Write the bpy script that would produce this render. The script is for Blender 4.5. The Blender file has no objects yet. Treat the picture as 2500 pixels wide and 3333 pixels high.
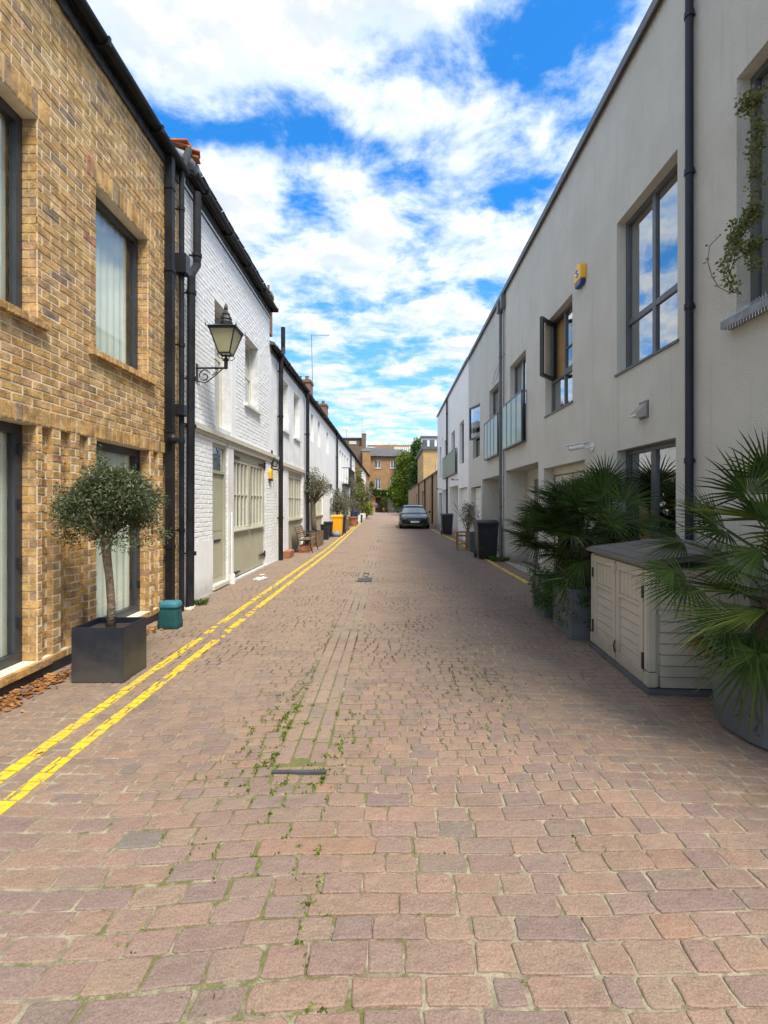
import bpy, bmesh, math, random
import numpy as np
from mathutils import Vector, Matrix
R = math.radians
random.seed(7)
rng = np.random.default_rng(7)
S = bpy.context.scene
COL = S.collection

# ---------------------------------------------------------------- camera
cam_d = bpy.data.cameras.new('camera')
cam = bpy.data.objects.new('camera', cam_d)
COL.objects.link(cam)
cam.location = (0, 0, 1.5)
cam.rotation_euler = (R(90), 0, 0)
cam_d.sensor_fit = 'HORIZONTAL'
cam_d.sensor_width = 36.0
cam_d.lens = 36.0 * 1582 / 2500
cam_d.shift_x = -23 / 2500
cam_d.shift_y = -26.5 / 2500
cam_d.clip_start = 0.05
cam_d.clip_end = 3000
S.camera = cam

# ---------------------------------------------------------------- light
SUN = Vector((0.36, -0.52, 1.0)).normalized()       # towards the sun
SUN_EL = math.asin(SUN.z)
SUN_AZ = math.atan2(SUN.x, SUN.y)
sd = bpy.data.lights.new('sun', 'SUN')
sd.energy = 2.25
sd.angle = R(17)
sd.color = (1.0, 0.95, 0.87)
so = bpy.data.objects.new('sun', sd)
so.rotation_euler = (-SUN).to_track_quat('-Z', 'Y').to_euler()
so.location = (10, -10, 30)
COL.objects.link(so)

S.view_settings.view_transform = 'Standard'
S.view_settings.look = 'None'
S.view_settings.gamma = 1
S.view_settings.exposure = 1.30
S.view_settings.use_curve_mapping = False


class NT:
    """small helper round a node tree"""
    def __init__(s, t):
        s.t = t
        t.nodes.clear()

    def n(s, typ, ins=None, **kw):
        nd = s.t.nodes.new(typ)
        for k, v in kw.items():
            setattr(nd, k, v)
        for k, v in (ins or {}).items():
            sock = nd.inputs[k]
            if isinstance(v, bpy.types.NodeSocket):
                s.t.links.new(v, sock)
            else:
                if sock.type == 'RGBA' and len(v) == 3:
                    v = (*v, 1)
                sock.default_value = v
        return nd

    def math(s, op, a, b=0.0, c=None, clamp=False):
        ins = {0: a, 1: b}
        if c is not None:
            ins[2] = c
        return s.n('ShaderNodeMath', ins, operation=op, use_clamp=clamp).outputs[0]

    def mix(s, f, a, b, mode='MIX'):
        m = s.n('ShaderNodeMix', None, data_type='RGBA', blend_type=mode)
        for idx, v in ((0, f), (6, a), (7, b)):
            if isinstance(v, bpy.types.NodeSocket):
                s.t.links.new(v, m.inputs[idx])
            else:
                m.inputs[idx].default_value = v if idx == 0 else ((*v, 1) if len(v) == 3 else v)
        return m.outputs[2]

    def noise(s, vec, scale, detail=4, rough=0.55, dist=0.0):
        return s.n('ShaderNodeTexNoise', {'Vector': vec, 'Scale': scale, 'Detail': detail, 'Roughness': rough, 'Distortion': dist}).outputs[0]

    def rng(s, v, a, b, c=0.0, d=1.0, smooth=True):
        return s.n('ShaderNodeMapRange', {0: v, 1: a, 2: b, 3: c, 4: d}, interpolation_type='SMOOTHSTEP' if smooth else 'LINEAR').outputs[0]

    def ramp(s, v, stops, interp='LINEAR'):
        nd = s.n('ShaderNodeValToRGB', {0: v})
        cr = nd.color_ramp
        cr.interpolation = interp
        while len(cr.elements) < len(stops):
            cr.elements.new(0.5)
        for e, (p, c) in zip(cr.elements, stops):
            e.position = p
            e.color = (*c, 1)
        return nd.outputs[0]


# ---------------------------------------------------------------- sky
W = bpy.data.worlds.new('World')
S.world = W
W.use_nodes = True
t = NT(W.node_tree)
sky = t.n('ShaderNodeTexSky', sky_type='NISHITA', sun_disc=False, sun_elevation=SUN_EL, sun_rotation=SUN_AZ,
          altitude=50, air_density=1.0, dust_density=0.6, ozone_density=2.0)
gen = t.n('ShaderNodeTexCoord').outputs['Generated']
nrm = t.n('ShaderNodeVectorMath', {0: gen}, operation='NORMALIZE').outputs[0]
sep = t.n('ShaderNodeSeparateXYZ', {0: nrm})
zc = t.math('MAXIMUM', sep.outputs[2], 0.035)
den = t.math('ADD', zc, 0.10)
u = t.math('DIVIDE', sep.outputs[0], den)
v = t.math('DIVIDE', sep.outputs[1], den)
uv = t.n('ShaderNodeCombineXYZ', {0: u, 1: v, 2: 0.0}).outputs[0]
big = t.noise(t.n('ShaderNodeVectorMath', {0: uv, 1: (3.1, 7.7, 0)}, operation='ADD').outputs[0], 1.7, 2, 0.5)
med = t.noise(t.n('ShaderNodeVectorMath', {0: uv, 1: (1.3, 2.7, 0.4)}, operation='ADD').outputs[0], 4.4, 9, 0.60, 0.2)
dens = t.math('ADD', t.math('MULTIPLY', big, 0.36), t.math('MULTIPLY', med, 0.84))


def blob(cu, cv, su, sv, amp):
    a = t.math('MULTIPLY', t.math('SUBTRACT', u, cu), 1 / su)
    b = t.math('MULTIPLY', t.math('SUBTRACT', v, cv), 1 / sv)
    r2 = t.math('ADD', t.math('MULTIPLY', a, a), t.math('MULTIPLY', b, b))
    return t.math('MULTIPLY', t.math('EXPONENT', t.math('MULTIPLY', r2, -1.0)), amp)


for b in ((0.29, 0.87, 0.17, 0.13, -0.31), (-0.36, 1.12, 0.24, 0.055, -0.17), (-0.10, 1.16, 0.14, 0.05, -0.08),
          (0.27, 1.20, 0.06, 0.08, -0.09), (-0.28, 0.92, 0.25, 0.16, 0.12), (0.0, 0.78, 0.16, 0.10, 0.12),
          (0.10, 1.05, 0.22, 0.10, 0.06), (0.42, 1.10, 0.10, 0.16, 0.10), (-0.08, 0.98, 0.08, 0.03, -0.08),
          (0.05, 1.6, 0.5, 0.22, 0.05), (-0.5, 1.38, 0.15, 0.16, 0.10), (0.0, -0.8, 2.5, 1.2, 0.07)):
    dens = t.math('ADD', dens, blob(*b))
cov = t.rng(dens, 0.475, 0.665)
core = t.rng(dens, 0.52, 0.80)
# relief of the clouds: density a little nearer the sun against density here
off = t.n('ShaderNodeVectorMath', {0: uv, 1: (1.3 + 0.035, 2.7 - 0.055, 0.4)}, operation='ADD').outputs[0]
med2 = t.noise(off, 4.4, 9, 0.60, 0.2)
rel = t.rng(t.math('SUBTRACT', med2, med), -0.10, 0.09)
soft = t.rng(t.noise(uv, 2.2, 4, 0.55), 0.38, 0.62)
shd = t.math('ADD', t.math('MULTIPLY', rel, 0.65), t.math('MULTIPLY', soft, 0.40), clamp=True)
cloud_c = t.mix(shd, (5.3, 5.28, 5.2), (3.15, 3.45, 3.9))
cloud_c = t.mix(core, (3.4, 4.1, 4.9), cloud_c)
skyc = t.n('ShaderNodeHueSaturation', {'Hue': 0.5, 'Saturation': 1.7, 'Value': 1.05, 'Color': sky.outputs[0]}).outputs[0]
skyc = t.mix(1.0, skyc, (1.05, 1.12, 1.22), 'MULTIPLY')
skyc = t.mix(0.06, skyc, (2.6, 3.9, 5.2))
hz = t.rng(sep.outputs[2], 0.0, 0.50, 1.0, 0.0, False)
skyc = t.mix(t.math('MULTIPLY', hz, 0.75), skyc, (2.3, 3.6, 5.1))
out = t.mix(cov, skyc, cloud_c)
low = t.rng(sep.outputs[2], 0.0, 0.16, 1.0, 0.0)
out = t.mix(t.math('MULTIPLY', low, 0.55), out, (4.0, 4.5, 5.0))
bg = t.n('ShaderNodeBackground', {'Color': out, 'Strength': 0.1})
t.t.links.new(bg.outputs[0], t.n('ShaderNodeOutputWorld').inputs[0])

# ---------------------------------------------------------------- materials
MATS = {}


def newmat(name):
    m = bpy.data.materials.new(name)
    m.use_nodes = True
    MATS[name] = m
    return m, NT(m.node_tree)


def finish(m, t, col, rough=0.6, height=None, bump=0.3, dist=0.01, metal=0.0, spec=0.5, coat=0.0, extra=None):
    ins = {'Base Color': col, 'Roughness': rough, 'Metallic': metal, 'Specular IOR Level': spec, 'Coat Weight': coat}
    ins.update(extra or {})
    p = t.n('ShaderNodeBsdfPrincipled', ins)
    if height is not None:
        b = t.n('ShaderNodeBump', {'Height': height, 'Strength': bump, 'Distance': dist})
        t.t.links.new(b.outputs[0], p.inputs['Normal'])
    t.t.links.new(p.outputs[0], t.n('ShaderNodeOutputMaterial').inputs[0])
    return m


def mat(name, col, rough=0.6, col2=None, scale=4.0, bump=0.0, bscale=60.0, dist=0.01, metal=0.0, spec=0.5, coat=0.0, streak=0.0, contrast=(0.35, 0.65), splash=0.0):
    """plain painted / cast surface: two tones mixed by noise, optional streaks and fine relief"""
    m, t = newmat(name)
    pos = t.n('ShaderNodeNewGeometry').outputs['Position']
    if col2 is None:
        col2 = tuple(c * 0.82 for c in col)
    f = t.rng(t.noise(pos, scale, 5, 0.6), *contrast)
    c = t.mix(f, col, col2)
    if streak:
        mp = t.n('ShaderNodeMapping', {'Vector': pos, 'Scale': (9, 9, 0.7)}).outputs[0]
        s_ = t.rng(t.noise(mp, 1.2, 5, 0.65), 0.5, 0.8)
        c = t.mix(t.math('MULTIPLY', s_, streak), c, tuple(x * 0.55 for x in col))
    if splash:                                          # dirt thrown up by rain along the foot of the wall
        zz = t.n('ShaderNodeSeparateXYZ', {0: pos}).outputs[2]
        e = t.math('ADD', zz, t.math('MULTIPLY', t.math('SUBTRACT', t.noise(pos, 7, 6, 0.7), 0.5), 0.5))
        c = t.mix(t.math('MULTIPLY', t.rng(e, 0.0, 0.38, 1.0, 0.0), splash), c, (.20, .17, .125))
        c = t.mix(t.math('MULTIPLY', t.rng(t.noise(pos, 0.7, 7, 0.72), 0.55, 0.72), splash * .35), c, tuple(x * .72 for x in col))
    h = t.noise(pos, bscale, 3, 0.6) if bump else None
    return finish(m, t, c, rough, h, bump, dist, metal, spec, coat)


def rndmat(name, stops, src, rough=0.75, bump=0.4, bscale=90, dist=0.004, var=0.35, spec=0.35, trans=0.0, vscale=30):
    """colour of each piece from a ramp: src 'attr' reads the face attribute rnd, 'obj' the object's own random number"""
    m, t = newmat(name)
    pos = t.n('ShaderNodeNewGeometry').outputs['Position']
    if src == 'attr':
        v = t.n('ShaderNodeAttribute', attribute_name='rnd').outputs['Fac']
    else:
        v = t.n('ShaderNodeObjectInfo').outputs['Random']
    c = t.ramp(v, stops)
    f = t.rng(t.noise(pos, vscale, 5, 0.65), 0.3, 0.7, 1 - var, 1 + var * 0.6)
    c = t.mix(1.0, c, t.n('ShaderNodeCombineXYZ', {0: f, 1: f, 2: f}).outputs[0], 'MULTIPLY')
    h = t.noise(pos, bscale, 4, 0.65) if bump else None
    m = finish(m, t, c, rough, h, bump, dist, 0, spec)
    if trans:
        p = [n for n in m.node_tree.nodes if n.type == 'BSDF_PRINCIPLED'][0]
        p.inputs['Subsurface Weight'].default_value = 0
        tr = t.n('ShaderNodeBsdfTranslucent', {'Color': c})
        mx = t.n('ShaderNodeMixShader', {0: trans, 1: p.outputs[0], 2: tr.outputs[0]})
        o = [n for n in m.node_tree.nodes if n.type == 'OUTPUT_MATERIAL'][0]
        t.t.links.new(mx.outputs[0], o.inputs[0])
    return m


BR = [(0.0, (.52, .31, .105)), (0.14, (.58, .37, .14)), (0.28, (.48, .27, .085)), (0.42, (.59, .40, .19)), (0.55, (.51, .29, .10)),
      (0.67, (.56, .36, .15)), (0.80, (.49, .29, .13)), (0.92, (.45, .28, .14)), (0.96, (.30, .21, .13)), (0.98, (.51, .31, .14)), (1.0, (.44, .20, .11))]
rndmat('stock_brick', BR, 'attr', dist=.010, bump=.9, bscale=50, vscale=9, var=.45)
rndmat('stock_brick_single', BR, 'obj', dist=.010, bump=.9, bscale=50, vscale=9, var=.45)
BF = [(0.0, (.30, .19, .095)), (0.4, (.36, .22, .11)), (0.8, (.27, .16, .08)), (1.0, (.20, .12, .07))]
rndmat('far_brick', BF, 'attr')
WB = [(0.0, (.86, .86, .85)), (0.8, (.89, .89, .88)), (1.0, (.83, .83, .81))]
rndmat('painted_brick', WB, 'attr', rough=0.6, bump=0.5, bscale=70, dist=0.006, var=0.04)
rndmat('painted_brick_single', WB, 'obj', rough=0.6, bump=0.5, bscale=70, dist=0.006, var=0.04)
mat('brick_mortar', (.80, .72, .55), 0.9, (.68, .60, .45), 8, 0.3, 120)
mat('white_joint', (.70, .70, .69), 0.8, (.55, .55, .54), 6, 0.3, 90)
mat('white_render', (.87, .87, .85), 0.75, (.82, .815, .79), 1.5, 0.35, 55, 0.006, streak=0.2, splash=0.45)
mat('white_paint', (.80, .80, .77), 0.5, (.72, .71, .67), 3, 0.1, 60)
mat('grey_render', (.66, .635, .56), 0.9, (.605, .58, .51), 1.3, 0.9, 70, 0.022, streak=0.32, splash=0.6)
mat('cool_render', (.59, .58, .52), 0.9, (.545, .535, .48), 1.2, 0.7, 80, 0.016, streak=0.32, splash=0.6)
mat('beige_render', (.67, .635, .55), 0.9, (.62, .585, .505), 1.6, 1.0, 65, 0.025, streak=0.28, splash=0.6)
mat('modern_white', (.84, .83, .80), 0.85, (.79, .78, .755), 1.2, 0.3, 95, 0.006, streak=0.16, splash=0.5)
mat('charcoal_frame', (.045, .05, .058), 0.38, (.035, .038, .045), 4)
mat('grey_frame', (.11, .115, .12), 0.4, (.085, .09, .095), 4)
mat('black_pipe', (.008, .008, .010), 0.5, (.02, .02, .022), 3, 0.2, 40, spec=0.25)
mat('navy_pipe', (.007, .008, .018), 0.4, (.012, .013, .024), 3, spec=0.35)
mat('zinc_pipe', (.13, .14, .15), 0.4, (.09, .095, .10), 3)
mat('black_iron', (.012, .012, .013), 0.45, (.022, .022, .022), 8, 0.2, 60)
mat('coping', (.075, .08, .085), 0.5, (.11, .11, .115), 3, 0.2, 30)
mat('sage_paint', (.44, .415, .30), 0.5, (.40, .38, .275), 3, 0.15, 50, streak=0.10)
mat('cream_paint', (.63, .60, .48), 0.5, (.57, .54, .43), 4)
mat('steel', (.62, .62, .62), 0.22, (.5, .5, .5), 6, metal=1.0)
mat('yellow_plastic', (.90, .43, .01), 0.4, (.85, .38, .01), 6)
mat('alarm_yellow', (.88, .50, .02), 0.4, (.80, .42, .02), 8)
mat('blue_plastic', (.01, .04, .16), 0.4, (.012, .05, .18), 6)
mat('black_plastic', (.013, .013, .017), 0.42, (.022, .022, .027), 5, 0.15, 90)
mat('white_plastic', (.78, .78, .77), 0.35, (.70, .70, .69), 5)
mat('teal_plastic', (.008, .085, .085), 0.75, (.006, .06, .062), 9, 0.3, 30)
mat('teal_lid', (.045, .20, .24), 0.6, (.03, .15, .19), 12, 0.2, 30)
mat('planter_grey', (.014, .018, .028), 0.42, (.022, .026, .036), 5, 0.1, 30, contrast=(.45, .7), splash=0.3)
mat('pot_concrete', (.115, .12, .13), 0.75, (.085, .09, .095), 3, 0.3, 40, 0.008)
mat('grey_pot', (.10, .11, .12), 0.6, (.075, .08, .09), 3)
mat('shed_resin', (.50, .455, .36), 0.55, (.46, .42, .33), 2.5, 0.2, 130, 0.004, streak=0.2, splash=0.55)
mat('shed_lid', (.155, .135, .125), 0.6, (.13, .115, .105), 3, 0.25, 110, 0.004)
mat('terracotta', (.42, .16, .07), 0.8, (.33, .13, .07), 6, 0.2, 40)
mat('ridge_tile', (.60, .21, .08), 0.8, (.45, .15, .07), 14, 0.4, 40)
mat('stack_brick', (.26, .13, .085), 0.9, (.16, .10, .07), 9, 0.5, 30)
mat('lead', (.26, .27, .29), 0.55, (.18, .19, .20), 9, 0.4, 30)
mat('slate', (.075, .075, .08), 0.7, (.11, .10, .105), 4, 0.5, 25, 0.02)
mat('dark_fascia', (.016, .016, .017), 0.55, (.05, .05, .05), 9, 0.5, 30, 0.02)
mat('wood_board', (.20, .13, .075), 0.75, (.13, .085, .05), 7, 0.4, 50)
mat('orange_wood', (.40, .20, .07), 0.7, (.30, .14, .05), 7, 0.3, 50)
mat('bench_wood', (.24, .14, .085), 0.75, (.15, .085, .05), 9, 0.4, 50)
mat('olive_bark', (.27, .20, .135), 0.9, (.13, .095, .065), 22, 1.0, 45, 0.03)
mat('dark_bark', (.07, .05, .035), 0.95, (.12, .09, .06), 20, 0.9, 50, 0.03)
mat('soil', (.035, .025, .018), 1.0, (.06, .045, .03), 20, 0.8, 60, 0.02)
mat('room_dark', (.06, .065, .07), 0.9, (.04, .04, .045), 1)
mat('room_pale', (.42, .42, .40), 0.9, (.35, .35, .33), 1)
mat('curtain_pale', (.80, .84, .78), 0.9, (.72, .76, .70), 2)
mat('curtain_ochre', (.46, .27, .10), 0.8, (.38, .21, .08), 3)
mat('dark_door', (.02, .02, .022), 0.4, (.03, .03, .03), 4)
mat('far_glass', (.05, .06, .075), 0.08, (.10, .12, .14), 0.8, spec=0.9)
mat('dark_patch', (.05, .05, .05), 0.7, (.07, .07, .07), 9, 0.3, 60)
mat('rubber', (.015, .015, .015), 0.8)
mat('car_paint', (.006, .006, .008), 0.22, (.008, .008, .010), 2, spec=0.35, coat=0.35)
mat('car_glass', (.03, .05, .07), 0.05, (.04, .06, .08), 2, spec=1.0, coat=1.0)
mat('ochre_render', (.52, .31, .14), 0.85, (.46, .27, .12), 2, 0.3, 40)
mat('sage_door', (.36, .41, .28), 0.6, (.32, .37, .25), 2)
mat('denim_blue', (.03, .09, .24), 0.9)
mat('dark_cloth', (.02, .025, .035), 0.9)
mat('skin', (.50, .30, .21), 0.6)
mat('hair', (.03, .02, .015), 0.8)
mat('dead_leaf', (.32, .13, .04), 0.8, (.20, .08, .03), 30)
mat('white_splash', (.70, .70, .67), 0.7, (.6, .58, .55), 20)
mat('kerb_cement', (.36, .34, .30), 0.9, (.28, .26, .23), 5, 0.4, 40)

OL = [(0.0, (.030, .050, .014)), (0.35, (.055, .082, .024)), (0.6, (.085, .11, .040)), (0.8, (.13, .155, .07)), (0.94, (.22, .24, .14)), (1.0, (.18, .15, .07))]
rndmat('olive_leaf', OL, 'attr', 0.5, 0, trans=0.2, var=0.2, spec=0.5)
OG = [(0.0, (.09, .095, .05)), (0.5, (.16, .165, .10)), (0.85, (.24, .24, .16)), (1.0, (.22, .15, .08))]
rndmat('silver_leaf', OG, 'attr', 0.5, 0, trans=0.2, var=0.2)
GL = [(0.0, (.06, .12, .012)), (0.4, (.12, .20, .02)), (0.75, (.20, .29, .03)), (1.0, (.32, .36, .05))]
rndmat('bright_leaf', GL, 'attr', 0.5, 0, trans=0.3, var=0.2)
IV = [(0.0, (.02, .055, .010)), (0.4, (.045, .105, .016)), (0.75, (.085, .17, .022)), (1.0, (.14, .23, .035))]
rndmat('ivy_leaf', IV, 'attr', 0.45, 0, trans=0.25, var=0.2)
IY = [(0.0, (.07, .10, .02)), (0.5, (.15, .19, .04)), (0.85, (.25, .24, .08)), (1.0, (.30, .20, .08))]
rndmat('sallow_leaf', IY, 'attr', 0.5, 0, trans=0.3, var=0.2)
PL = [(0.0, (.015, .034, .005)), (0.45, (.032, .062, .007)), (0.8, (.062, .10, .011)), (1.0, (.17, .20, .035))]
rndmat('palm_leaf', PL, 'attr', 0.55, 0, trans=0.10, var=0.15, spec=0.22)
PB = [(0.0, (.035, .06, .006)), (0.5, (.08, .115, .010)), (1.0, (.26, .28, .04))]
rndmat('palm_leaf_bright', PB, 'attr', 0.5, 0, trans=0.15, var=0.15, spec=0.25)
rndmat('palm_leaf_dead', [(0, (.12, .06, .02)), (1, (.26, .15, .05))], 'attr', 0.8, 0, trans=0.1)
rndmat('moss_leaf', [(0.0, (.05, .085, .008)), (0.6, (.12, .17, .015)), (1.0, (.24, .26, .04))], 'attr', 0.9, 0)
rndmat('litter_leaf', [(0.0, (.14, .05, .02)), (0.6, (.34, .14, .04)), (1.0, (.45, .25, .09))], 'attr', 0.9, 0)

# glass that shows the room and the sky in it
m, t = newmat('window_glass')
def outer_reflect(t, base, gain):
    lw = t.n('ShaderNodeLayerWeight', {'Blend': 0.5}).outputs['Facing']
    f = t.math('ADD', t.math('MULTIPLY', t.math('POWER', lw, 4.0), gain), base)
    back = t.n('ShaderNodeNewGeometry').outputs['Backfacing']
    return t.math('MULTIPLY', t.math('MINIMUM', f, 0.95), t.math('SUBTRACT', 1.0, back))


fac = outer_reflect(t, 0.40, 0.9)
pos = t.n('ShaderNodeNewGeometry').outputs['Position']
bmp = t.n('ShaderNodeBump', {'Height': t.noise(pos, 1.6, 2), 'Strength': 0.06, 'Distance': 0.05}).outputs[0]
gl = t.n('ShaderNodeBsdfGlossy', {'Color': (.92, .95, .97, 1), 'Roughness': 0.015, 'Normal': bmp})
tr = t.n('ShaderNodeBsdfTransparent', {'Color': (.93, .96, .95, 1)})
mx = t.n('ShaderNodeMixShader', {0: fac, 1: tr.outputs[0], 2: gl.outputs[0]})
t.t.links.new(mx.outputs[0], t.n('ShaderNodeOutputMaterial').inputs[0])
m, t = newmat('clear_pane')
gl = t.n('ShaderNodeBsdfGlossy', {'Color': (.9, .93, .95, 1), 'Roughness': 0.02})
tr = t.n('ShaderNodeBsdfTransparent', {'Color': (.94, .96, .94, 1)})
fac = outer_reflect(t, 0.10, 0.9)
mx = t.n('ShaderNodeMixShader', {0: fac, 1: tr.outputs[0], 2: gl.outputs[0]})
t.t.links.new(mx.outputs[0], t.n('ShaderNodeOutputMaterial').inputs[0])
m, t = newmat('balcony_glass')
gl = t.n('ShaderNodeBsdfGlossy', {'Color': (.8, .9, .88, 1), 'Roughness': 0.08})
df = t.n('ShaderNodeBsdfDiffuse', {'Color': (.46, .54, .50, 1)})
tr = t.n('ShaderNodeBsdfTransparent', {'Color': (.6, .72, .7, 1)})
m1 = t.n('ShaderNodeMixShader', {0: 0.25, 1: df.outputs[0], 2: tr.outputs[0]})
mx = t.n('ShaderNodeMixShader', {0: 0.16, 1: m1.outputs[0], 2: gl.outputs[0]})
t.t.links.new(mx.outputs[0], t.n('ShaderNodeOutputMaterial').inputs[0])
m, t = newmat('lantern_glass')
df = t.n('ShaderNodeBsdfDiffuse', {'Color': (.80, .74, .48, 1)})
tl = t.n('ShaderNodeBsdfTranslucent', {'Color': (.88, .82, .56, 1)})
gl = t.n('ShaderNodeBsdfGlossy', {'Roughness': 0.1})
m1 = t.n('ShaderNodeMixShader', {0: 0.5, 1: df.outputs[0], 2: tl.outputs[0]})
mx = t.n('ShaderNodeMixShader', {0: 0.08, 1: m1.outputs[0], 2: gl.outputs[0]})
t.t.links.new(mx.outputs[0], t.n('ShaderNodeOutputMaterial').inputs[0])


# paving: setts and the joints between them
def paving_mat(name, src):
    m, t = newmat(name)
    pos = t.n('ShaderNodeNewGeometry').outputs['Position']
    sp = t.n('ShaderNodeSeparateXYZ', {0: pos})
    if src == 'attr':
        v = t.n('ShaderNodeAttribute', attribute_name='rnd').outputs['Fac']
    else:
        v = t.n('ShaderNodeObjectInfo').outputs['Random']
    c = t.ramp(v, [(0.0, (.30, .200, .155)), (0.2, (.335, .225, .175)), (0.36, (.265, .180, .160)), (0.5, (.35, .225, .175)), (0.64, (.285, .200, .180)),
                   (0.78, (.245, .175, .165)), (0.90, (.32, .225, .175)), (0.965, (.235, .175, .155)), (0.992, (.36, .215, .15)), (1.0, (.21, .18, .17))])
    # right houses' shade put into sett colour beyond the foreground, paler tone at left
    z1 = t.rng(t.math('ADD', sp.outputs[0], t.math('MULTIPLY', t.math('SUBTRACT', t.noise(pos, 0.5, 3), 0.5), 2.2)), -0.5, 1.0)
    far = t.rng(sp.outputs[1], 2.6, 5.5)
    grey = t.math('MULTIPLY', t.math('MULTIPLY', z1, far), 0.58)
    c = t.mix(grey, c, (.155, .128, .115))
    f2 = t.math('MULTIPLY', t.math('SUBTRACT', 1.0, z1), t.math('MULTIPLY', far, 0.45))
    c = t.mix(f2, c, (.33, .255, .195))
    chn = t.math('MULTIPLY', t.rng(t.math('ABSOLUTE', t.math('ADD', sp.outputs[0], .535)), .14, .19, 1.0, 0.0), t.rng(sp.outputs[1], 2.7, 3.6))
    c = t.mix(t.math('MULTIPLY', chn, 0.22), c, (.38, .315, .25))
    stain = t.rng(t.noise(pos, 2.3, 8, 0.72), 0.48, 0.70)
    c = t.mix(t.math('MULTIPLY', stain, 0.40), c, (.13, .10, .085))
    sand = t.rng(t.noise(pos, 9.0, 8, 0.75), 0.55, 0.8)
    c = t.mix(t.math('MULTIPLY', sand, 0.38), c, (.44, .36, .27))
    wear = t.rng(t.noise(pos, 5.0, 5, 0.6), 0.40, 0.62)
    c = t.mix(t.math('MULTIPLY', wear, 0.22), c, (.23, .165, .145))
    spot = t.rng(t.noise(pos, 55.0, 4, 0.8), 0.64, 0.72)
    c = t.mix(t.math('MULTIPLY', spot, 0.5), c, (.09, .075, .06))
    gr = t.rng(t.noise(pos, 140.0, 5, 0.75), 0.3, 0.7, 0.66, 1.10)
    c = t.mix(1.0, c, t.n('ShaderNodeCombineXYZ', {0: gr, 1: t.math('MULTIPLY', gr, .98), 2: t.math('MULTIPLY', gr, .86)}).outputs[0], 'MULTIPLY')
    h = t.math('ADD', t.noise(pos, 14, 6, 0.62), t.math('MULTIPLY', t.noise(pos, 110, 4, 0.7), 0.16))
    return finish(m, t, c, 0.72, h, 0.9, 0.022, 0, 0.4)


paving_mat('sett_stone', 'attr')
paving_mat('sett_stone_single', 'obj')
m, t = newmat('sett_joint')
pos = t.n('ShaderNodeNewGeometry').outputs['Position']
sp = t.n('ShaderNodeSeparateXYZ', {0: pos})
c = t.mix(t.rng(t.noise(pos, 12, 5, 0.7), 0.35, 0.65), (.40, .34, .24), (.22, .18, .125))
c = t.mix(t.math('MULTIPLY', t.rng(t.noise(pos, 1.3, 4, 0.6), 0.38, 0.62), t.rng(sp.outputs[1], 2.5, 5.0)), c, (.075, .06, .052))  # farther joints darkened in colour, standing in for shade the shallow bed lacks
wob = t.math('MULTIPLY', t.math('SUBTRACT', t.noise(pos, 1.1, 3), 0.5), 0.9)
zx = t.math('ABSOLUTE', t.math('ADD', t.math('ADD', sp.outputs[0], 0.45), wob))
zm = t.rng(zx, 0.10, 1.3, 1.1, 0.25)
zm = t.math('MULTIPLY', zm, t.rng(sp.outputs[1], 4.6, 9.0, 1.0, 0.15))
pa = t.math('MULTIPLY', t.math('ADD', sp.outputs[0], .62), 2.4)
pb = t.math('MULTIPLY', t.math('SUBTRACT', sp.outputs[1], 3.0), 1.25)
zm = t.math('ADD', zm, t.math('MULTIPLY', t.math('EXPONENT', t.math('MULTIPLY', t.math('ADD', t.math('MULTIPLY', pa, pa), t.math('MULTIPLY', pb, pb)), -1.0)), 0.9))
mo = t.math('MULTIPLY', t.rng(t.math('ADD', t.noise(pos, 6.5, 7, 0.78), t.math('MULTIPLY', zm, 0.13)), 0.59, 0.70), 0.85)
c = t.mix(mo, c, t.mix(t.noise(pos, 30, 3), (.07, .085, .018), (.20, .20, .06)))
finish(m, t, c, 0.95, t.noise(pos, 70, 5, 0.7), 0.8, 0.012, 0, 0.1)
m, t = newmat('road_paint')
pos = t.n('ShaderNodeNewGeometry').outputs['Position']
c = t.mix(t.rng(t.noise(pos, 10, 5, 0.7), 0.4, 0.7), (.74, .53, .015), (.62, .43, .02))
c = t.mix(t.rng(t.noise(pos, 24, 9, 0.85), 0.50, 0.60), c, (.27, .20, .11))
c = t.mix(t.math('MULTIPLY', t.rng(t.noise(pos, 2.0, 5, 0.7), 0.45, 0.7), .45), c, (.40, .31, .10))
finish(m, t, c, 0.75, t.noise(pos, 120, 4, 0.7), 0.4, 0.004)
m, t = newmat('far_paving')
pos = t.n('ShaderNodeNewGeometry').outputs['Position']
c = t.mix(t.rng(t.noise(pos, 1.1, 6, 0.7), 0.35, 0.65), (.31, .225, .18), (.24, .175, .145))
finish(m, t, c, 0.85, t.noise(pos, 9, 4, 0.7), 0.6, 0.02)
mat('outer_ground', (.14, .13, .11), 0.95, (.10, .10, .09), 0.3)


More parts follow.
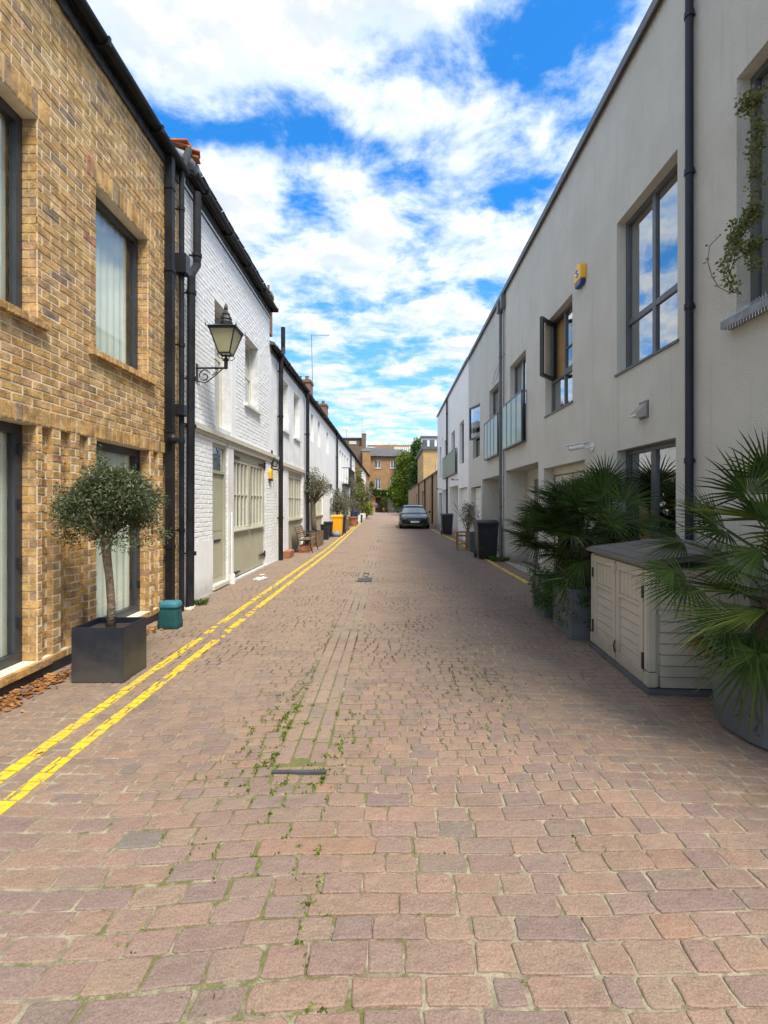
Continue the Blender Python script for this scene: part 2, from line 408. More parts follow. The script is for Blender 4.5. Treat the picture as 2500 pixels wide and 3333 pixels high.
# ---------------------------------------------------------------- mesh helpers
class MB:
    def __init__(s):
        s.v, s.f, s.r, s.g = [], [], [], []

    def add(s, vs, fs, rnd=None):
        b = len(s.v)
        s.g.append((b, b + len(vs), len(s.f), len(s.f) + len(fs)))
        s.v.extend(vs)
        s.f.extend([tuple(i + b for i in f) for f in fs])
        if rnd is None:
            rnd = random.random()
        s.r.extend([rnd] * len(fs))
        return s

    def box(s, x0, x1, y0, y1, z0, z1, rnd=None, M=None):
        vs = [(x, y, z) for z in (z0, z1) for y in (y0, y1) for x in (x0, x1)]
        if M is not None:
            vs = [tuple(M @ Vector(p)) for p in vs]
        return s.add(vs, [(0, 2, 3, 1), (4, 5, 7, 6), (0, 1, 5, 4), (2, 6, 7, 3), (0, 4, 6, 2), (1, 3, 7, 5)], rnd)

    def sbox(s, side, XW, d0, d1, y0, y1, z0, z1, rnd=None):
        a, b = side * (XW + d0), side * (XW + d1)
        return s.box(min(a, b), max(a, b), y0, y1, z0, z1, rnd)

    def tube(s, pts, r, n=10, caps=True, r1=None, rnd=None):
        pts = [Vector(p) for p in pts]
        if rnd is None:
            rnd = random.random()
        rings = []
        up = Vector((0, 0, 1))
        k = len(pts)
        prev = None
        for i, p in enumerate(pts):
            if i == 0:
                d = pts[1] - p
            elif i == k - 1:
                d = p - pts[i - 1]
            else:
                d = (pts[i + 1] - p).normalized() + (p - pts[i - 1]).normalized()
            d.normalize()
            if prev is None:
                a = d.cross(up)
                if a.length < 1e-3:
                    a = d.cross(Vector((0, 1, 0)))
            else:
                a = prev - d * prev.dot(d)
            a.normalize()
            prev = a
            b = d.cross(a)
            rr = r if r1 is None else r + (r1 - r) * i / (k - 1)
            if isinstance(r, (list, tuple)):
                rr = r[i]
            rings.append([tuple(p + (a * math.cos(2 * math.pi * j / n) + b * math.sin(2 * math.pi * j / n)) * rr) for j in range(n)])
        vs = [q for rg in rings for q in rg]
        fs = []
        for i in range(k - 1):
            for j in range(n):
                fs.append((i * n + j, i * n + (j + 1) % n, (i + 1) * n + (j + 1) % n, (i + 1) * n + j))
        if caps:
            fs.append(tuple(range(n - 1, -1, -1)))
            fs.append(tuple((k - 1) * n + j for j in range(n)))
        return s.add(vs, fs, rnd)

    def lathe(s, cx, cy, prof, n=20, rnd=None, sq=0.0, sx=1.0, sy=1.0):
        vs, fs = [], []
        for (r, z) in prof:
            for j in range(n):
                a = 2 * math.pi * j / n
                c, d = math.cos(a), math.sin(a)
                if sq:
                    e = 1 - sq
                    c, d = math.copysign(abs(c) ** e, c), math.copysign(abs(d) ** e, d)
                vs.append((cx + r * c * sx, cy + r * d * sy, z))
        k = len(prof)
        for i in range(k - 1):
            for j in range(n):
                fs.append((i * n + j, i * n + (j + 1) % n, (i + 1) * n + (j + 1) % n, (i + 1) * n + j))
        if prof[0][0] > 1e-4:
            fs.append(tuple(range(n - 1, -1, -1)))
        if prof[-1][0] > 1e-4:
            fs.append(tuple((k - 1) * n + j for j in range(n)))
        return s.add(vs, fs, rnd)

    def prism(s, poly, x0, x1, axis='x', rnd=None):
        """polygon (a,b) pushed along an axis: x -> (y,z), y -> (x,z), z -> (x,y)"""
        n = len(poly)
        def pt(w, a, b):
            return {'x': (w, a, b), 'y': (a, w, b), 'z': (a, b, w)}[axis]
        vs = [pt(x0, a, b) for a, b in poly] + [pt(x1, a, b) for a, b in poly]
        fs = [tuple(range(n)), tuple(range(2 * n - 1, n - 1, -1))] + [(i, (i + 1) % n, n + (i + 1) % n, n + i) for i in range(n)]
        return s.add(vs, fs, rnd)

    def build_each(s, name, m, parent=None, **k):
        out_ = []
        for (v0, v1, f0, f1) in s.g:
            q_ = MB()
            q_.add(s.v[v0:v1], [tuple(i - v0 for i in f) for f in s.f[f0:f1]])
            out_.append(q_.build(name, m, parent, **k))
        return out_

    def build(s, name, m, parent=None, smooth=False, bevel=0.0, kind=None, origin=None):
        me = bpy.data.meshes.new(name)
        o_ = Vector(origin) if origin is not None else Vector((0, 0, 0))
        me.from_pydata([tuple(Vector(p) - o_) for p in s.v] if origin is not None else s.v, [], s.f)
        at = me.attributes.new('rnd', 'FLOAT', 'FACE')
        at.data.foreach_set('value', s.r)
        me.materials.append(MATS[m])
        if len(s.f) < 60000:
            bm = bmesh.new()
            bm.from_mesh(me)
            bmesh.ops.recalc_face_normals(bm, faces=bm.faces)
            if bevel:
                es = [e for e in bm.edges if len(e.link_faces) == 2 and e.calc_face_angle(0) > 0.5]
                bmesh.ops.bevel(bm, geom=es, offset=bevel, segments=2, affect='EDGES', clamp_overlap=True)
            bm.to_mesh(me)
            bm.free()
        if smooth:
            me.polygons.foreach_set('use_smooth', [True] * len(me.polygons))
        ob = bpy.data.objects.new(name, me)
        ob.location = o_
        COL.objects.link(ob)
        if parent is not None:
            ob.parent = parent
            ob.matrix_parent_inverse = Matrix.Translation(-world_loc(parent))
        WLOC[ob.name] = Vector(o_)
        if kind:
            ob['kind'] = kind
        return ob


WLOC = {}                                               # world position of everything that may carry parts


def world_loc(o):
    return WLOC.get(o.name, Vector((0, 0, 0)))


def thing(name, label, cat, loc=(0, 0, 0), group=None):
    o = bpy.data.objects.new(name, None)
    o.empty_display_size = 0.2
    o.location = loc
    COL.objects.link(o)
    WLOC[o.name] = Vector(loc)
    o['label'] = label
    o['category'] = cat
    if group:
        o['group'] = group
    return o


def tag(o, label, cat, group=None):
    o['label'] = label
    o['category'] = cat
    if group:
        o['group'] = group
    return o


def struct(o):
    o['kind'] = 'structure'
    return o


def part(name, mb, m, parent, **k):
    return mb.build(name, m, parent, **k)


XL, XR = 3.03, 3.0


def LY(px):                                             # distance along the left facade line for a bearing read off the photo
    return 1582 * XL / (1273 - px)


def RY(px):
    return 1582 * XR / (px - 1273)


def at(px, py, Y):                                      # world point at distance Y
    return Vector(((px - 1273) * Y / 1582, Y, 1.5 + (1640 - py) * Y / 1582))


def wall(side, XW, y0, y1, z0, z1, holes, thick=0.35, cut=None):
    """facade with real openings: front, reveals and edges"""
    mb = MB()
    ys = sorted({y0, y1, *[h[0] for h in holes], *[h[1] for h in holes]})
    zs = sorted({z0, z1, *[h[2] for h in holes], *[h[3] for h in holes]})
    ys = [y for y in ys if y0 <= y <= y1]
    zs = [z for z in zs if z0 <= z <= z1]
    P = lambda d, y, z: (side * (XW + d), y, z)
    for a, b in zip(ys, ys[1:]):
        for c, e in zip(zs, zs[1:]):
            my, mz = (a + b) / 2, (c + e) / 2
            if any(h[0] < my < h[1] and h[2] < mz < h[3] for h in holes):
                continue
            mb.add([P(0, a, c), P(0, b, c), P(0, b, e), P(0, a, e)], [(0, 1, 2, 3)])
    for h in holes:
        a, b, c, e = max(h[0], y0), min(h[1], y1), max(h[2], z0), min(h[3], z1)
        dp = h[4] if len(h) > 4 else thick
        mb.add([P(0, a, c), P(dp, a, c), P(dp, a, e), P(0, a, e)], [(0, 1, 2, 3)])
        mb.add([P(0, b, c), P(dp, b, c), P(dp, b, e), P(0, b, e)], [(0, 1, 2, 3)])
        mb.add([P(0, a, e), P(dp, a, e), P(dp, b, e), P(0, b, e)], [(0, 1, 2, 3)])
        mb.add([P(0, a, c), P(dp, a, c), P(dp, b, c), P(0, b, c)], [(0, 1, 2, 3)])
    for y in (y0, y1):
        mb.add([P(0, y, z0), P(thick, y, z0), P(thick, y, z1), P(0, y, z1)], [(0, 1, 2, 3)])
    mb.add([P(0, y0, z1), P(thick, y0, z1), P(thick, y1, z1), P(0, y1, z1)], [(0, 1, 2, 3)])
    return mb


def clean_wall(name, mb, m, parent):
    return mb.build(name, m, parent)


def window(parent, side, XW, y0, y1, z0, z1, d, cols, rows, fm, fw=0.05, glass='window_glass', bar=None, name='window', depth=0.06, mull=None):
    """frame with real depth; each light gets its own pane. cols/rows: inner division positions as fractions"""
    bar = bar or fw
    mb = MB()
    e = 0.001
    mb.sbox(side, XW, d, d + depth, y0 + e, y1 - e, z0 + e, z0 + fw)
    mb.sbox(side, XW, d, d + depth, y0 + e, y1 - e, z1 - fw, z1 - e)
    mb.sbox(side, XW, d, d + depth, y0 + e, y0 + fw, z0 + fw, z1 - fw)
    mb.sbox(side, XW, d, d + depth, y1 - fw, y1 - e, z0 + fw, z1 - fw)
    iy0, iy1, iz0, iz1 = y0 + fw, y1 - fw, z0 + fw, z1 - fw
    cs = [iy0] + [iy0 + (iy1 - iy0) * c for c in cols] + [iy1]
    rs = [iz0] + [iz0 + (iz1 - iz0) * c for c in rows] + [iz1]
    for c in cs[1:-1]:
        mb.sbox(side, XW, d + 0.004, d + depth - 0.004, c - bar / 2, c + bar / 2, iz0, iz1)
    for r_ in rs[1:-1]:
        mb.sbox(side, XW, d + 0.007, d + depth - 0.007, iy0, iy1, r_ - bar / 2, r_ + bar / 2)
    w = mb.build(name, fm, parent, origin=(side * (XW + d), (y0 + y1) / 2, z0))
    for a, b in zip(cs, cs[1:]):
        for c, e2 in zip(rs, rs[1:]):
            p = MB()
            ha = bar / 2 if a != iy0 else 0
            hb = bar / 2 if b != iy1 else 0
            hc = bar / 2 if c != iz0 else 0
            he = bar / 2 if e2 != iz1 else 0
            tl = random.uniform(-0.003, 0.003)
            x0, x1 = side * (XW + d + depth * .5), side * (XW + d + depth * .5 + 0.006)
            p.box(min(x0, x1), max(x0, x1), a + ha, b - hb, c + hc, e2 - he)
            p.build('pane', glass, w)
    return w


def brick_list(y0, y1, z0, z1, holes, L=0.225, H=0.075, J=0.013, d=0.0, header=False):
    out_ = []
    n = int(round((z1 - z0) / H))
    for i in range(n):
        za = z0 + i * H
        zc_ = za + H / 2
        y = y0 - (L / 2 if i % 2 else 0) - random.uniform(0, 0.01)
        alt = 0
        while y < y1:
            l = L
            if header == 'flemish':
                l = L if alt % 2 == 0 else L * 0.5
                alt += 1
            ya, yb = y + J / 2, y + l - J / 2
            y += l
            ya, yb = max(ya, y0), min(yb, y1)
            segs = [(ya, yb)]
            for h in holes:
                if h[2] < zc_ < h[3]:
                    ns = []
                    for (p, q) in segs:
                        if q <= h[0] or p >= h[1]:
                            ns.append((p, q))
                        else:
                            if p < h[0]:
                                ns.append((p, h[0]))
                            if q > h[1]:
                                ns.append((h[1], q))
                    segs = ns
            for p, q in segs:
                if q - p > 0.025:
                    out_.append((p, q, za + J / 2, za + H - J / 2, d))
    return out_


def brick_geo(yb, zb, dd, jit=0.002, inset=0.004):
    """front of a brick in (d, y, z), centred"""
    hy, hz = yb / 2, zb / 2
    j = lambda: random.uniform(-jit, jit)
    v = [(dd, -hy, -hz), (dd, hy, -hz), (dd, hy, hz), (dd, -hy, hz)]
    v += [(inset * .8, -hy + j() * .5, -hz + j() * .5), (inset * .8, hy + j() * .5, -hz + j() * .5), (inset * .8, hy, hz + j() * .5), (inset * .8, -hy, hz + j() * .5)]
    v += [(0 + j() * .6, -hy + inset + j(), -hz + inset + j() * .6), (j() * .6, hy - inset + j(), -hz + inset + j() * .6),
          (j() * .6, hy - inset + j(), hz - inset + j() * .6), (j() * .6, -hy + inset + j(), hz - inset + j() * .6)]
    f = []
    for a in (0, 4):
        for i in range(4):
            f.append((a + i, a + (i + 1) % 4, a + 4 + (i + 1) % 4, a + 4 + i))
    f.append((8, 9, 10, 11))
    return v, f


def lay_bricks(bricks, side, XW, parent, m, m1, single=300, dd=0.03, jit=0.002, wob=0.0015, nm='brick'):
    def size(b):
        yc = (b[0] + b[1]) / 2
        px = 1273 + side * 1582 * XW / yc
        py = 1640 - ((b[2] + b[3]) / 2 - 1.5) * 1582 / yc
        if not (0 < px < 2500 and 0 < py < 3333):
            return 0
        return (b[1] - b[0]) * (b[3] - b[2]) / yc ** 3
    bricks = sorted(bricks, key=size, reverse=True)
    variants = []
    for k in range(10):
        v_, f_ = brick_geo(0.215, 0.065, dd, jit)
        me = bpy.data.meshes.new(nm)
        me.from_pydata([(side * a, b, c) for a, b, c in v_], [], f_)
        me.materials.append(MATS[m1])
        variants.append(me)
    rest = MB()
    base = WLOC.get(parent.name, Vector((0, 0, 0)))
    for i, b in enumerate(bricks):
        yc, zc_ = (b[0] + b[1]) / 2, (b[2] + b[3]) / 2
        d = b[4] + random.uniform(-wob, wob)
        if i < single and size(b) > 0:
            o = bpy.data.objects.new(nm, random.choice(variants))
            o.location = Vector((side * (XW + d), yc, zc_)) - base
            o.scale = (1, (b[1] - b[0]) / 0.215, (b[3] - b[2]) / 0.065)
            o.parent = parent
            COL.objects.link(o)
        else:
            v_, f_ = brick_geo(b[1] - b[0], b[3] - b[2], dd, jit)
            rest.add([(side * (XW + d + p), yc + q, zc_ + r_) for p, q, r_ in v_], f_)
    if rest.f:
        rest.build('brickwork', m, parent, kind='stuff')


def leaf_cloud(centres, n, size, asp=0.3, jitter=None):
    """n leaf-shaped quads round weighted clump centres [(x,y,z,r)], as arrays"""
    c = np.array([q[:3] for q in centres], dtype=float)
    r = np.array([q[3] for q in centres], dtype=float)
    w = r ** 2
    idx = rng.choice(len(c), n, p=w / w.sum())
    dirs = rng.normal(size=(n, 3))
    dirs /= np.linalg.norm(dirs, axis=1)[:, None]
    rad = rng.random(n) ** 0.45
    p = c[idx] + dirs * (rad * r[idx])[:, None]
    a = rng.normal(size=(n, 3)) + dirs * 0.9
    a /= np.linalg.norm(a, axis=1)[:, None]
    b = np.cross(a, rng.normal(size=(n, 3)))
    b /= np.linalg.norm(b, axis=1)[:, None]
    nn = np.cross(a, b)
    s_ = size * rng.uniform(0.6, 1.25, n)[:, None]
    v = np.stack([p, p + a * s_ * .45 + b * s_ * asp * .5 + nn * s_ * .05, p + a * s_, p + a * s_ * .45 - b * s_ * asp * .5 + nn * s_ * .05], axis=1)
    return v.reshape(-1, 3)


def leaf_mesh(name, verts, m, parent=None, origin=None, bright=0.0):
    n = len(verts) // 4
    me = bpy.data.meshes.new(name)
    o_ = np.array(origin if origin is not None else (0, 0, 0), dtype=float)
    me.vertices.add(n * 4)
    me.vertices.foreach_set('co', (verts - o_).astype(np.float32).ravel())
    me.loops.add(n * 4)
    me.loops.foreach_set('vertex_index', np.arange(n * 4, dtype=np.int32))
    me.polygons.add(n)
    me.polygons.foreach_set('loop_start', np.arange(0, n * 4, 4, dtype=np.int32))
    me.polygons.foreach_set('loop_total', np.full(n, 4, dtype=np.int32))
    me.update(calc_edges=True)
    at_ = me.attributes.new('rnd', 'FLOAT', 'FACE')
    at_.data.foreach_set('value', np.clip(rng.random(n) + bright, 0, 1).astype(np.float32))
    me.materials.append(MATS[m])
    me.validate()
    ob = bpy.data.objects.new(name, me)
    ob.location = o_
    COL.objects.link(ob)
    if parent is not None:
        ob.parent = parent
        ob.matrix_parent_inverse = Matrix.Translation(-WLOC.get(parent.name, Vector((0, 0, 0))))
    return ob


def clumps(cx, cy, cz, rx, ry, rz, k, r0, r1, shell=0.75):
    out_ = []
    for _ in range(k):
        d = Vector(rng.normal(size=3))
        d.normalize()
        s_ = random.uniform(shell, 1.0) if random.random() < 0.75 else random.uniform(0.1, shell)
        out_.append((cx + d.x * rx * s_, cy + d.y * ry * s_, cz + d.z * rz * s_, random.uniform(r0, r1)))
    return out_


# ================================================================ GROUND AND PAVING
g = MB()
g.add([(-400, -60, -.08), (400, -60, -.08), (400, 900, -.08), (-400, 900, -.08)], [(0, 1, 2, 3)])
struct(g.build('ground', 'outer_ground'))

road = bpy.data.objects.new('road', None)
COL.objects.link(road)
struct(road)
jb = MB()
nx, ny = 1, 1
jb.add([(-3.6, -2, -.0062), (3.9, -2, -.0062), (3.9, 42, -.0062), (-3.6, 42, -.0062)], [(0, 1, 2, 3)])
jb.build('joint_bed', 'sett_joint', road)
fp = MB()
fp.add([(-3.6, 41.9, -.004), (7.5, 41.9, -.004), (7.5, 92, -.004), (-12, 92, -.004), (-12, 60, -.004), (-3.6, 60, -.004)], [(0, 1, 2, 3, 4, 5)])
fp.build('far_paving', 'far_paving', road)


def road_z(x, y):
    return 0.002 * math.sin(x * 1.7 + y * .6) + 0.0015 * math.sin(y * 1.9 + x * 3.1) - 0.003 * math.exp(-((x + .52) / .22) ** 2)


def row_y(x, y):
    return y + 0.045 * math.sin(x * 1.15 + y * 0.21) + 0.016 * math.sin(x * 3.3 + y * 1.3) - 0.03 * abs(x + .5) * math.exp(-abs(x + .5))


setts = []                                              # (quad corners, z, dist)
y = -0.6
row = 0
while y < 42:
    small = y > 2.48
    dp = random.uniform(0.070, 0.090) if small else random.uniform(0.092, 0.118)
    jt = random.uniform(0.005, 0.010)
    x = -3.10 - random.uniform(0, .15)
    while x < 3.25:
        l = random.choice((0.11, 0.14, 0.16, 0.18, 0.20, 0.24, 0.17)) * random.uniform(.92, 1.08)
        if small:
            l *= .66
        elif random.random() < 0.22:
            l *= 1.35
        if -0.67 < x + l and x < -0.39 and y > 2.75:    # the central channel is laid lengthwise
            if x < -0.70:
                l = -0.685 - x
            if l > 0.03 and x < -0.70:
                setts.append((x + .006, x + l - .006, y, y + dp, 0))
            x = -0.385
            continue
        if l > 0.05:
            setts.append((x + jt / 2, x + l - jt / 2, y, y + dp, 0))
        x += l
    y += dp + jt
    row += 1
ch = []
for c0, c1 in ((-0.682, -0.588), (-0.580, -0.486), (-0.478, -0.390)):
    y = 2.78 + random.uniform(0, .15)
    while y < 42:
        l = random.uniform(.18, .30)
        ch.append((c0, c1, y, y + l - .009, 1))
        y += l


def sett_geo(x0, x1, y0, y1, kind, far):
    """rounded stone: returns verts, faces, top ring (xy)"""
    jx = lambda: random.uniform(-.007, .007)
    w = kind == 1
    if w:
        cs = [(x0, y0), (x1, y0), (x1, y1), (x0, y1)]
    else:
        cs = [(x0 + jx(), row_y(x0, y0) + jx() * .5), (x1 + jx(), row_y(x1, y0) + jx() * .5), (x1 + jx(), row_y(x1, y1) + jx() * .5), (x0 + jx(), row_y(x0, y1) + jx() * .5)]
    cx, cy = sum(p[0] for p in cs) / 4, sum(p[1] for p in cs) / 4
    z = road_z(cx, cy) + random.uniform(-.0015, .0015)
    tx, ty = random.uniform(-.010, .010), random.uniform(-.016, .016)
    zz = lambda p, o: (z + o + (p[0] - cx) * tx + (p[1] - cy) * ty)
    def shrink(p, k):
        return (p[0] + math.copysign(min(k, abs(cx - p[0])), cx - p[0]), p[1] + math.copysign(min(k, abs(cy - p[1])), cy - p[1]))
    if far:
        top = [shrink(p, .007) for p in cs]
        vs = [(p[0], p[1], -.02) for p in cs] + [(p[0], p[1], zz(p, -.007)) for p in cs] + [(p[0], p[1], zz(p, 0)) for p in top]
        fs = [(4 + i, 4 + (i + 1) % 4, 8 + (i + 1) % 4, 8 + i) for i in range(4)] + [(8, 9, 10, 11)]
        if far == 1:
            fs += [(i, (i + 1) % 4, 4 + (i + 1) % 4, 4 + i) for i in range(4)]
        return vs, fs, cs, z
    ring = []
    for i in range(4):
        a, b, c = cs[i - 1], cs[i], cs[(i + 1) % 4]
        for q in (a, c):
            dx, dy = q[0] - b[0], q[1] - b[1]
            L_ = math.hypot(dx, dy)
            k = random.choice((.004, .008, .013)) * random.uniform(.7, 1.5) * (1 if x1 - x0 > .13 else .7) / L_
            ring.append((b[0] + dx * k, b[1] + dy * k))
    # order: for each corner first towards previous, then towards next
    e = []
    for i in range(4):                                  # a slight bulge or chip on each side
        p, q = ring[2 * i + 1], ring[(2 * i + 2) % 8]
        e.append(ring[2 * i])
        e.append(p)
        mxp = ((p[0] + q[0]) / 2, (p[1] + q[1]) / 2)
        k = random.uniform(-.004, .004)
        e.append((mxp[0] + (mxp[0] - cx) * k / .1, mxp[1] + (mxp[1] - cy) * k / .05))
    n = len(e)
    r1 = [shrink(p, .002) for p in e]
    top = [shrink(p, .0065) for p in e]
    vs = [(p[0], p[1], -.022) for p in e] + [(p[0], p[1], zz(p, -.012)) for p in e] + [(p[0], p[1], zz(p, -.0028)) for p in r1] + [(p[0], p[1], zz(p, 0)) for p in top] + [(cx, cy, zz((cx, cy), .0008))]
    fs = []
    for k in range(3):
        for i in range(n):
            fs.append((k * n + i, k * n + (i + 1) % n, (k + 1) * n + (i + 1) % n, (k + 1) * n + i))
    for i in range(n):
        fs.append((3 * n + i, 3 * n + (i + 1) % n, 4 * n))
    return vs, fs, cs, z


def in_frame(x, y):
    if y < 1.3:
        return False
    px = 1273 + 1582 * x / y
    py = 1640 + 1582 * 1.5 / y
    return -40 < px < 2540 and py < 3370


def line_x(y, which):
    c = 0.0 if y < 16 else -0.5 * (y - 16) / 29
    return (-2.135 if which == 0 else -1.925) + c * (1.0 if which == 0 else 1.15)


def right_line_x(y):
    return 2.62 + 0.05 * math.sin(y * .4) - max(0, y - 15) * .012


def clip_x(poly, a, b):
    for lim, sgn in ((a, 1), (b, -1)):
        res = []
        for i in range(len(poly)):
            p, q = poly[i], poly[(i + 1) % len(poly)]
            ip, iq = (p[0] - lim) * sgn >= 0, (q[0] - lim) * sgn >= 0
            if ip:
                res.append(p)
            if ip != iq:
                k = (lim - p[0]) / (q[0] - p[0])
                res.append((lim, p[1] + (q[1] - p[1]) * k))
        poly = res
        if len(poly) < 3:
            return []
    return poly


paint = [MB(), MB(), MB()]
allsetts = setts + ch
allsetts.sort(key=lambda s_: s_[2])
rest = MB()
singles = 0
for (x0, x1, y0, y1, kd) in allsetts:
    cy = (y0 + y1) / 2
    vis = in_frame((x0 + x1) / 2, cy)
    far = 0 if cy < 9 else (1 if cy < 16 else 2)
    vs, fs, top, z = sett_geo(x0, x1, y0, y1, kd, far)
    # paint lies on the tops of the stones, broken at the joints
    if cy > 1.0:
        for k in (0, 1, 2):
            if k == 2:
                if not (9.2 < cy < 31):
                    continue
                lx = right_line_x(cy)
            else:
                lx = line_x(cy, k)
            if x0 - .06 < lx < x1 + .06 or abs((x0 + x1) / 2 - lx) < .2:
                if k < 2 and 5.4 < cy < 6.3 and random.random() < (0.55 if k else 0.35):
                    continue                            # worn stretch by the drainpipes
                if k == 1 and 6.3 < cy < 7.3 and random.random() < 0.75:
                    continue
                if random.random() < 0.02:
                    continue
                ccx, ccy = (x0 + x1) / 2, sum(p[1] for p in top) / 4
                tp = [(p[0] + math.copysign(.003, ccx - p[0]), p[1] + math.copysign(.0018, ccy - p[1])) for p in top]
                pl = clip_x(tp, lx - .042 + random.uniform(-.004, .004), lx + .042 + random.uniform(-.004, .004))
                if len(pl) >= 3:
                    n = len(pl)
                    zt = z + .0040
                    paint[k].add([(p[0], p[1], zt) for p in pl] + [(p[0], p[1], zt - .008) for p in pl],
                                 [tuple(range(n))] + [(i, (i + 1) % n, n + (i + 1) % n, n + i) for i in range(n)])
    if vis and singles < 300:
        mb = MB()
        mb.add(vs, fs)
        c = ((x0 + x1) / 2, cy, 0)
        o = mb.build('paving_sett', 'sett_stone_single', road, origin=c, smooth=False)
        singles += 1
    else:
        rest.add(vs, fs)
rest.build('paving_setts', 'sett_stone', road, kind='stuff')
for k, nm in enumerate(('yellow_line', 'yellow_line', 'yellow_line')):
    struct(paint[k].build(nm, 'road_paint'))

# gully covers in the central channel
gc = MB()
gc.box(-.66, -.38, 9.35, 9.75, -.01, .012)
gc.box(-.55, -.38, 9.75, 9.78, -.01, .014)
tag(gc.build('gully_cover', 'dark_patch'), 'dark grey gully cover set in the central drainage channel of the lane', 'drain cover')
gc = MB()
gc.box(-.665, -.36, 2.70, 2.725, -.012, .010)
tag(gc.build('drain_lip', 'dark_patch'), 'thin dark metal strip across the mossy channel in the foreground', 'drain strip')
# shallow cement margin against the left facades
km = MB()
km.box(-3.08, -2.985, 6.9, 60, -.02, .010)
struct(km.build('wall_margin', 'kerb_cement'))
km = MB()
km.box(2.93, 3.05, 9.0, 31.4, -.02, .014)
struct(km.build('wall_margin', 'kerb_cement'))

# moss growing in the joints
mp = []
joints = []
for (x0, x1, y0, y1, kd) in allsetts:
    if y0 > 8 or y0 < 1.2:
        continue
    if kd == 1:
        if y0 < 6:
            joints.append((x1 + .004, random.uniform(y0, y1), 2.0))
        continue
    xm = (x0 + x1) / 2
    joints.append((x1 + .006, (y0 + y1) / 2, 1.0))
    joints.append((random.uniform(x0, x1), y1 + .006, 1.0))
for (jx, jy, w) in joints:
    line = -0.25 - 0.13 * min(1, max(0, (jy - 1.4) / 1.5))
    a = math.exp(-((jx - line) / .035) ** 2) * 6 if jy < 3.0 else 0
    b = math.exp(-((jx + .62) / .28) ** 2) * math.exp(-((jy - 3.05) / .75) ** 2) * 5.5 * (.35 + .65 * (math.sin(jx * 41) > -.2))
    c_ = 0.10 + 0.22 * (jy < 2.4)
    d_ = math.exp(-((jx - .55 - (jy - 3) * .08) / .45) ** 2) * math.exp(-((jy - 3.9) / 1.3) ** 2) * .9
    e_ = 0.8 * (abs(jx + .36) < .05 or abs(jx + .70) < .05) * (2.8 < jy < 6)
    pr = (a + b + c_ + d_ + e_) * random.random() ** 1.2
    nn_ = int(pr * 9) if pr > .32 else 0
    horizontal = random.random() < .5
    for _ in range(min(nn_, 40)):
        mp.append((jx + random.gauss(0, .007 if not horizontal else .02), row_y(jx, jy) + random.gauss(0, .022 if not horizontal else .006)))
mp = np.array(mp)
n = len(mp)
p = np.concatenate([mp, np.full((n, 1), -.004) + rng.uniform(-.002, .003, (n, 1))], axis=1)
a = rng.normal(size=(n, 3)) * [.6, .6, .25]
a[:, 2] = np.abs(a[:, 2]) + .5
a /= np.linalg.norm(a, axis=1)[:, None]
b = np.cross(a, rng.normal(size=(n, 3)))
b /= np.linalg.norm(b, axis=1)[:, None]
s_ = rng.uniform(.008, .020, n)[:, None]
vv = np.stack([p, p + a * s_ * .5 + b * s_ * .35, p + a * s_, p + a * s_ * .5 - b * s_ * .35], axis=1).reshape(-1, 3)
mo = leaf_mesh('moss', vv, 'moss_leaf')
tag(mo, 'green moss growing in the joints between the foreground setts', 'moss')
mo['kind'] = 'stuff'

# ================================================================ BUILDINGS
# material for painted brickwork too far off to tell the bricks apart
def courses_mat(name, c1, c2, cm, bump=0.4, scale_l=0.225, scale_h=0.075, axis='y', rough=0.8):
    m, t = newmat(name)
    pos = t.n('ShaderNodeNewGeometry').outputs['Position']
    sp = t.n('ShaderNodeSeparateXYZ', {0: pos})
    uv = t.n('ShaderNodeCombineXYZ', {0: sp.outputs[1 if axis == 'y' else 0], 1: sp.outputs[2], 2: 0.0}).outputs[0]
    br = t.n('ShaderNodeTexBrick', {'Vector': uv, 'Color1': c1, 'Color2': c2, 'Mortar': cm, 'Scale': 1.0, 'Mortar Size': 0.006,
                                    'Mortar Smooth': 0.3, 'Bias': 0.0, 'Brick Width': scale_l, 'Row Height': scale_h})
    f = t.rng(t.noise(pos, 1.4, 6, 0.7), 0.3, 0.7, 0.84, 1.06)
    c = t.mix(1.0, br.outputs['Color'], t.n('ShaderNodeCombineXYZ', {0: f, 1: f, 2: f}).outputs[0], 'MULTIPLY')
    h = t.math('ADD', t.math('MULTIPLY', br.outputs['Fac'], -1.0), t.math('MULTIPLY', t.noise(pos, 30, 4), 0.5))
    return finish(m, t, c, rough, h, bump, 0.008)


courses_mat('painted_courses', (.88, .88, .87), (.84, .84, .83), (.72, .72, .71), 0.35)
courses_mat('stock_courses', (.44, .27, .10), (.34, .20, .08), (.42, .33, .2), 0.3)
courses_mat('stock_courses_x', (.38, .215, .085), (.29, .165, .07), (.36, .26, .15), 0.3, axis='x')
courses_mat('brown_courses_x', (.17, .11, .075), (.12, .08, .055), (.2, .16, .12), 0.3, axis='x')
courses_mat('gold_courses_x', (.56, .36, .14), (.48, .30, .12), (.5, .38, .22), 0.3, axis='x')
courses_mat('tan_courses', (.44, .29, .15), (.36, .235, .12), (.42, .33, .22), 0.3)
courses_mat('slate_courses', (.085, .082, .085), (.115, .108, .108), (.04, .04, .04), 0.7, 0.3, 0.16, axis='x', rough=0.6)


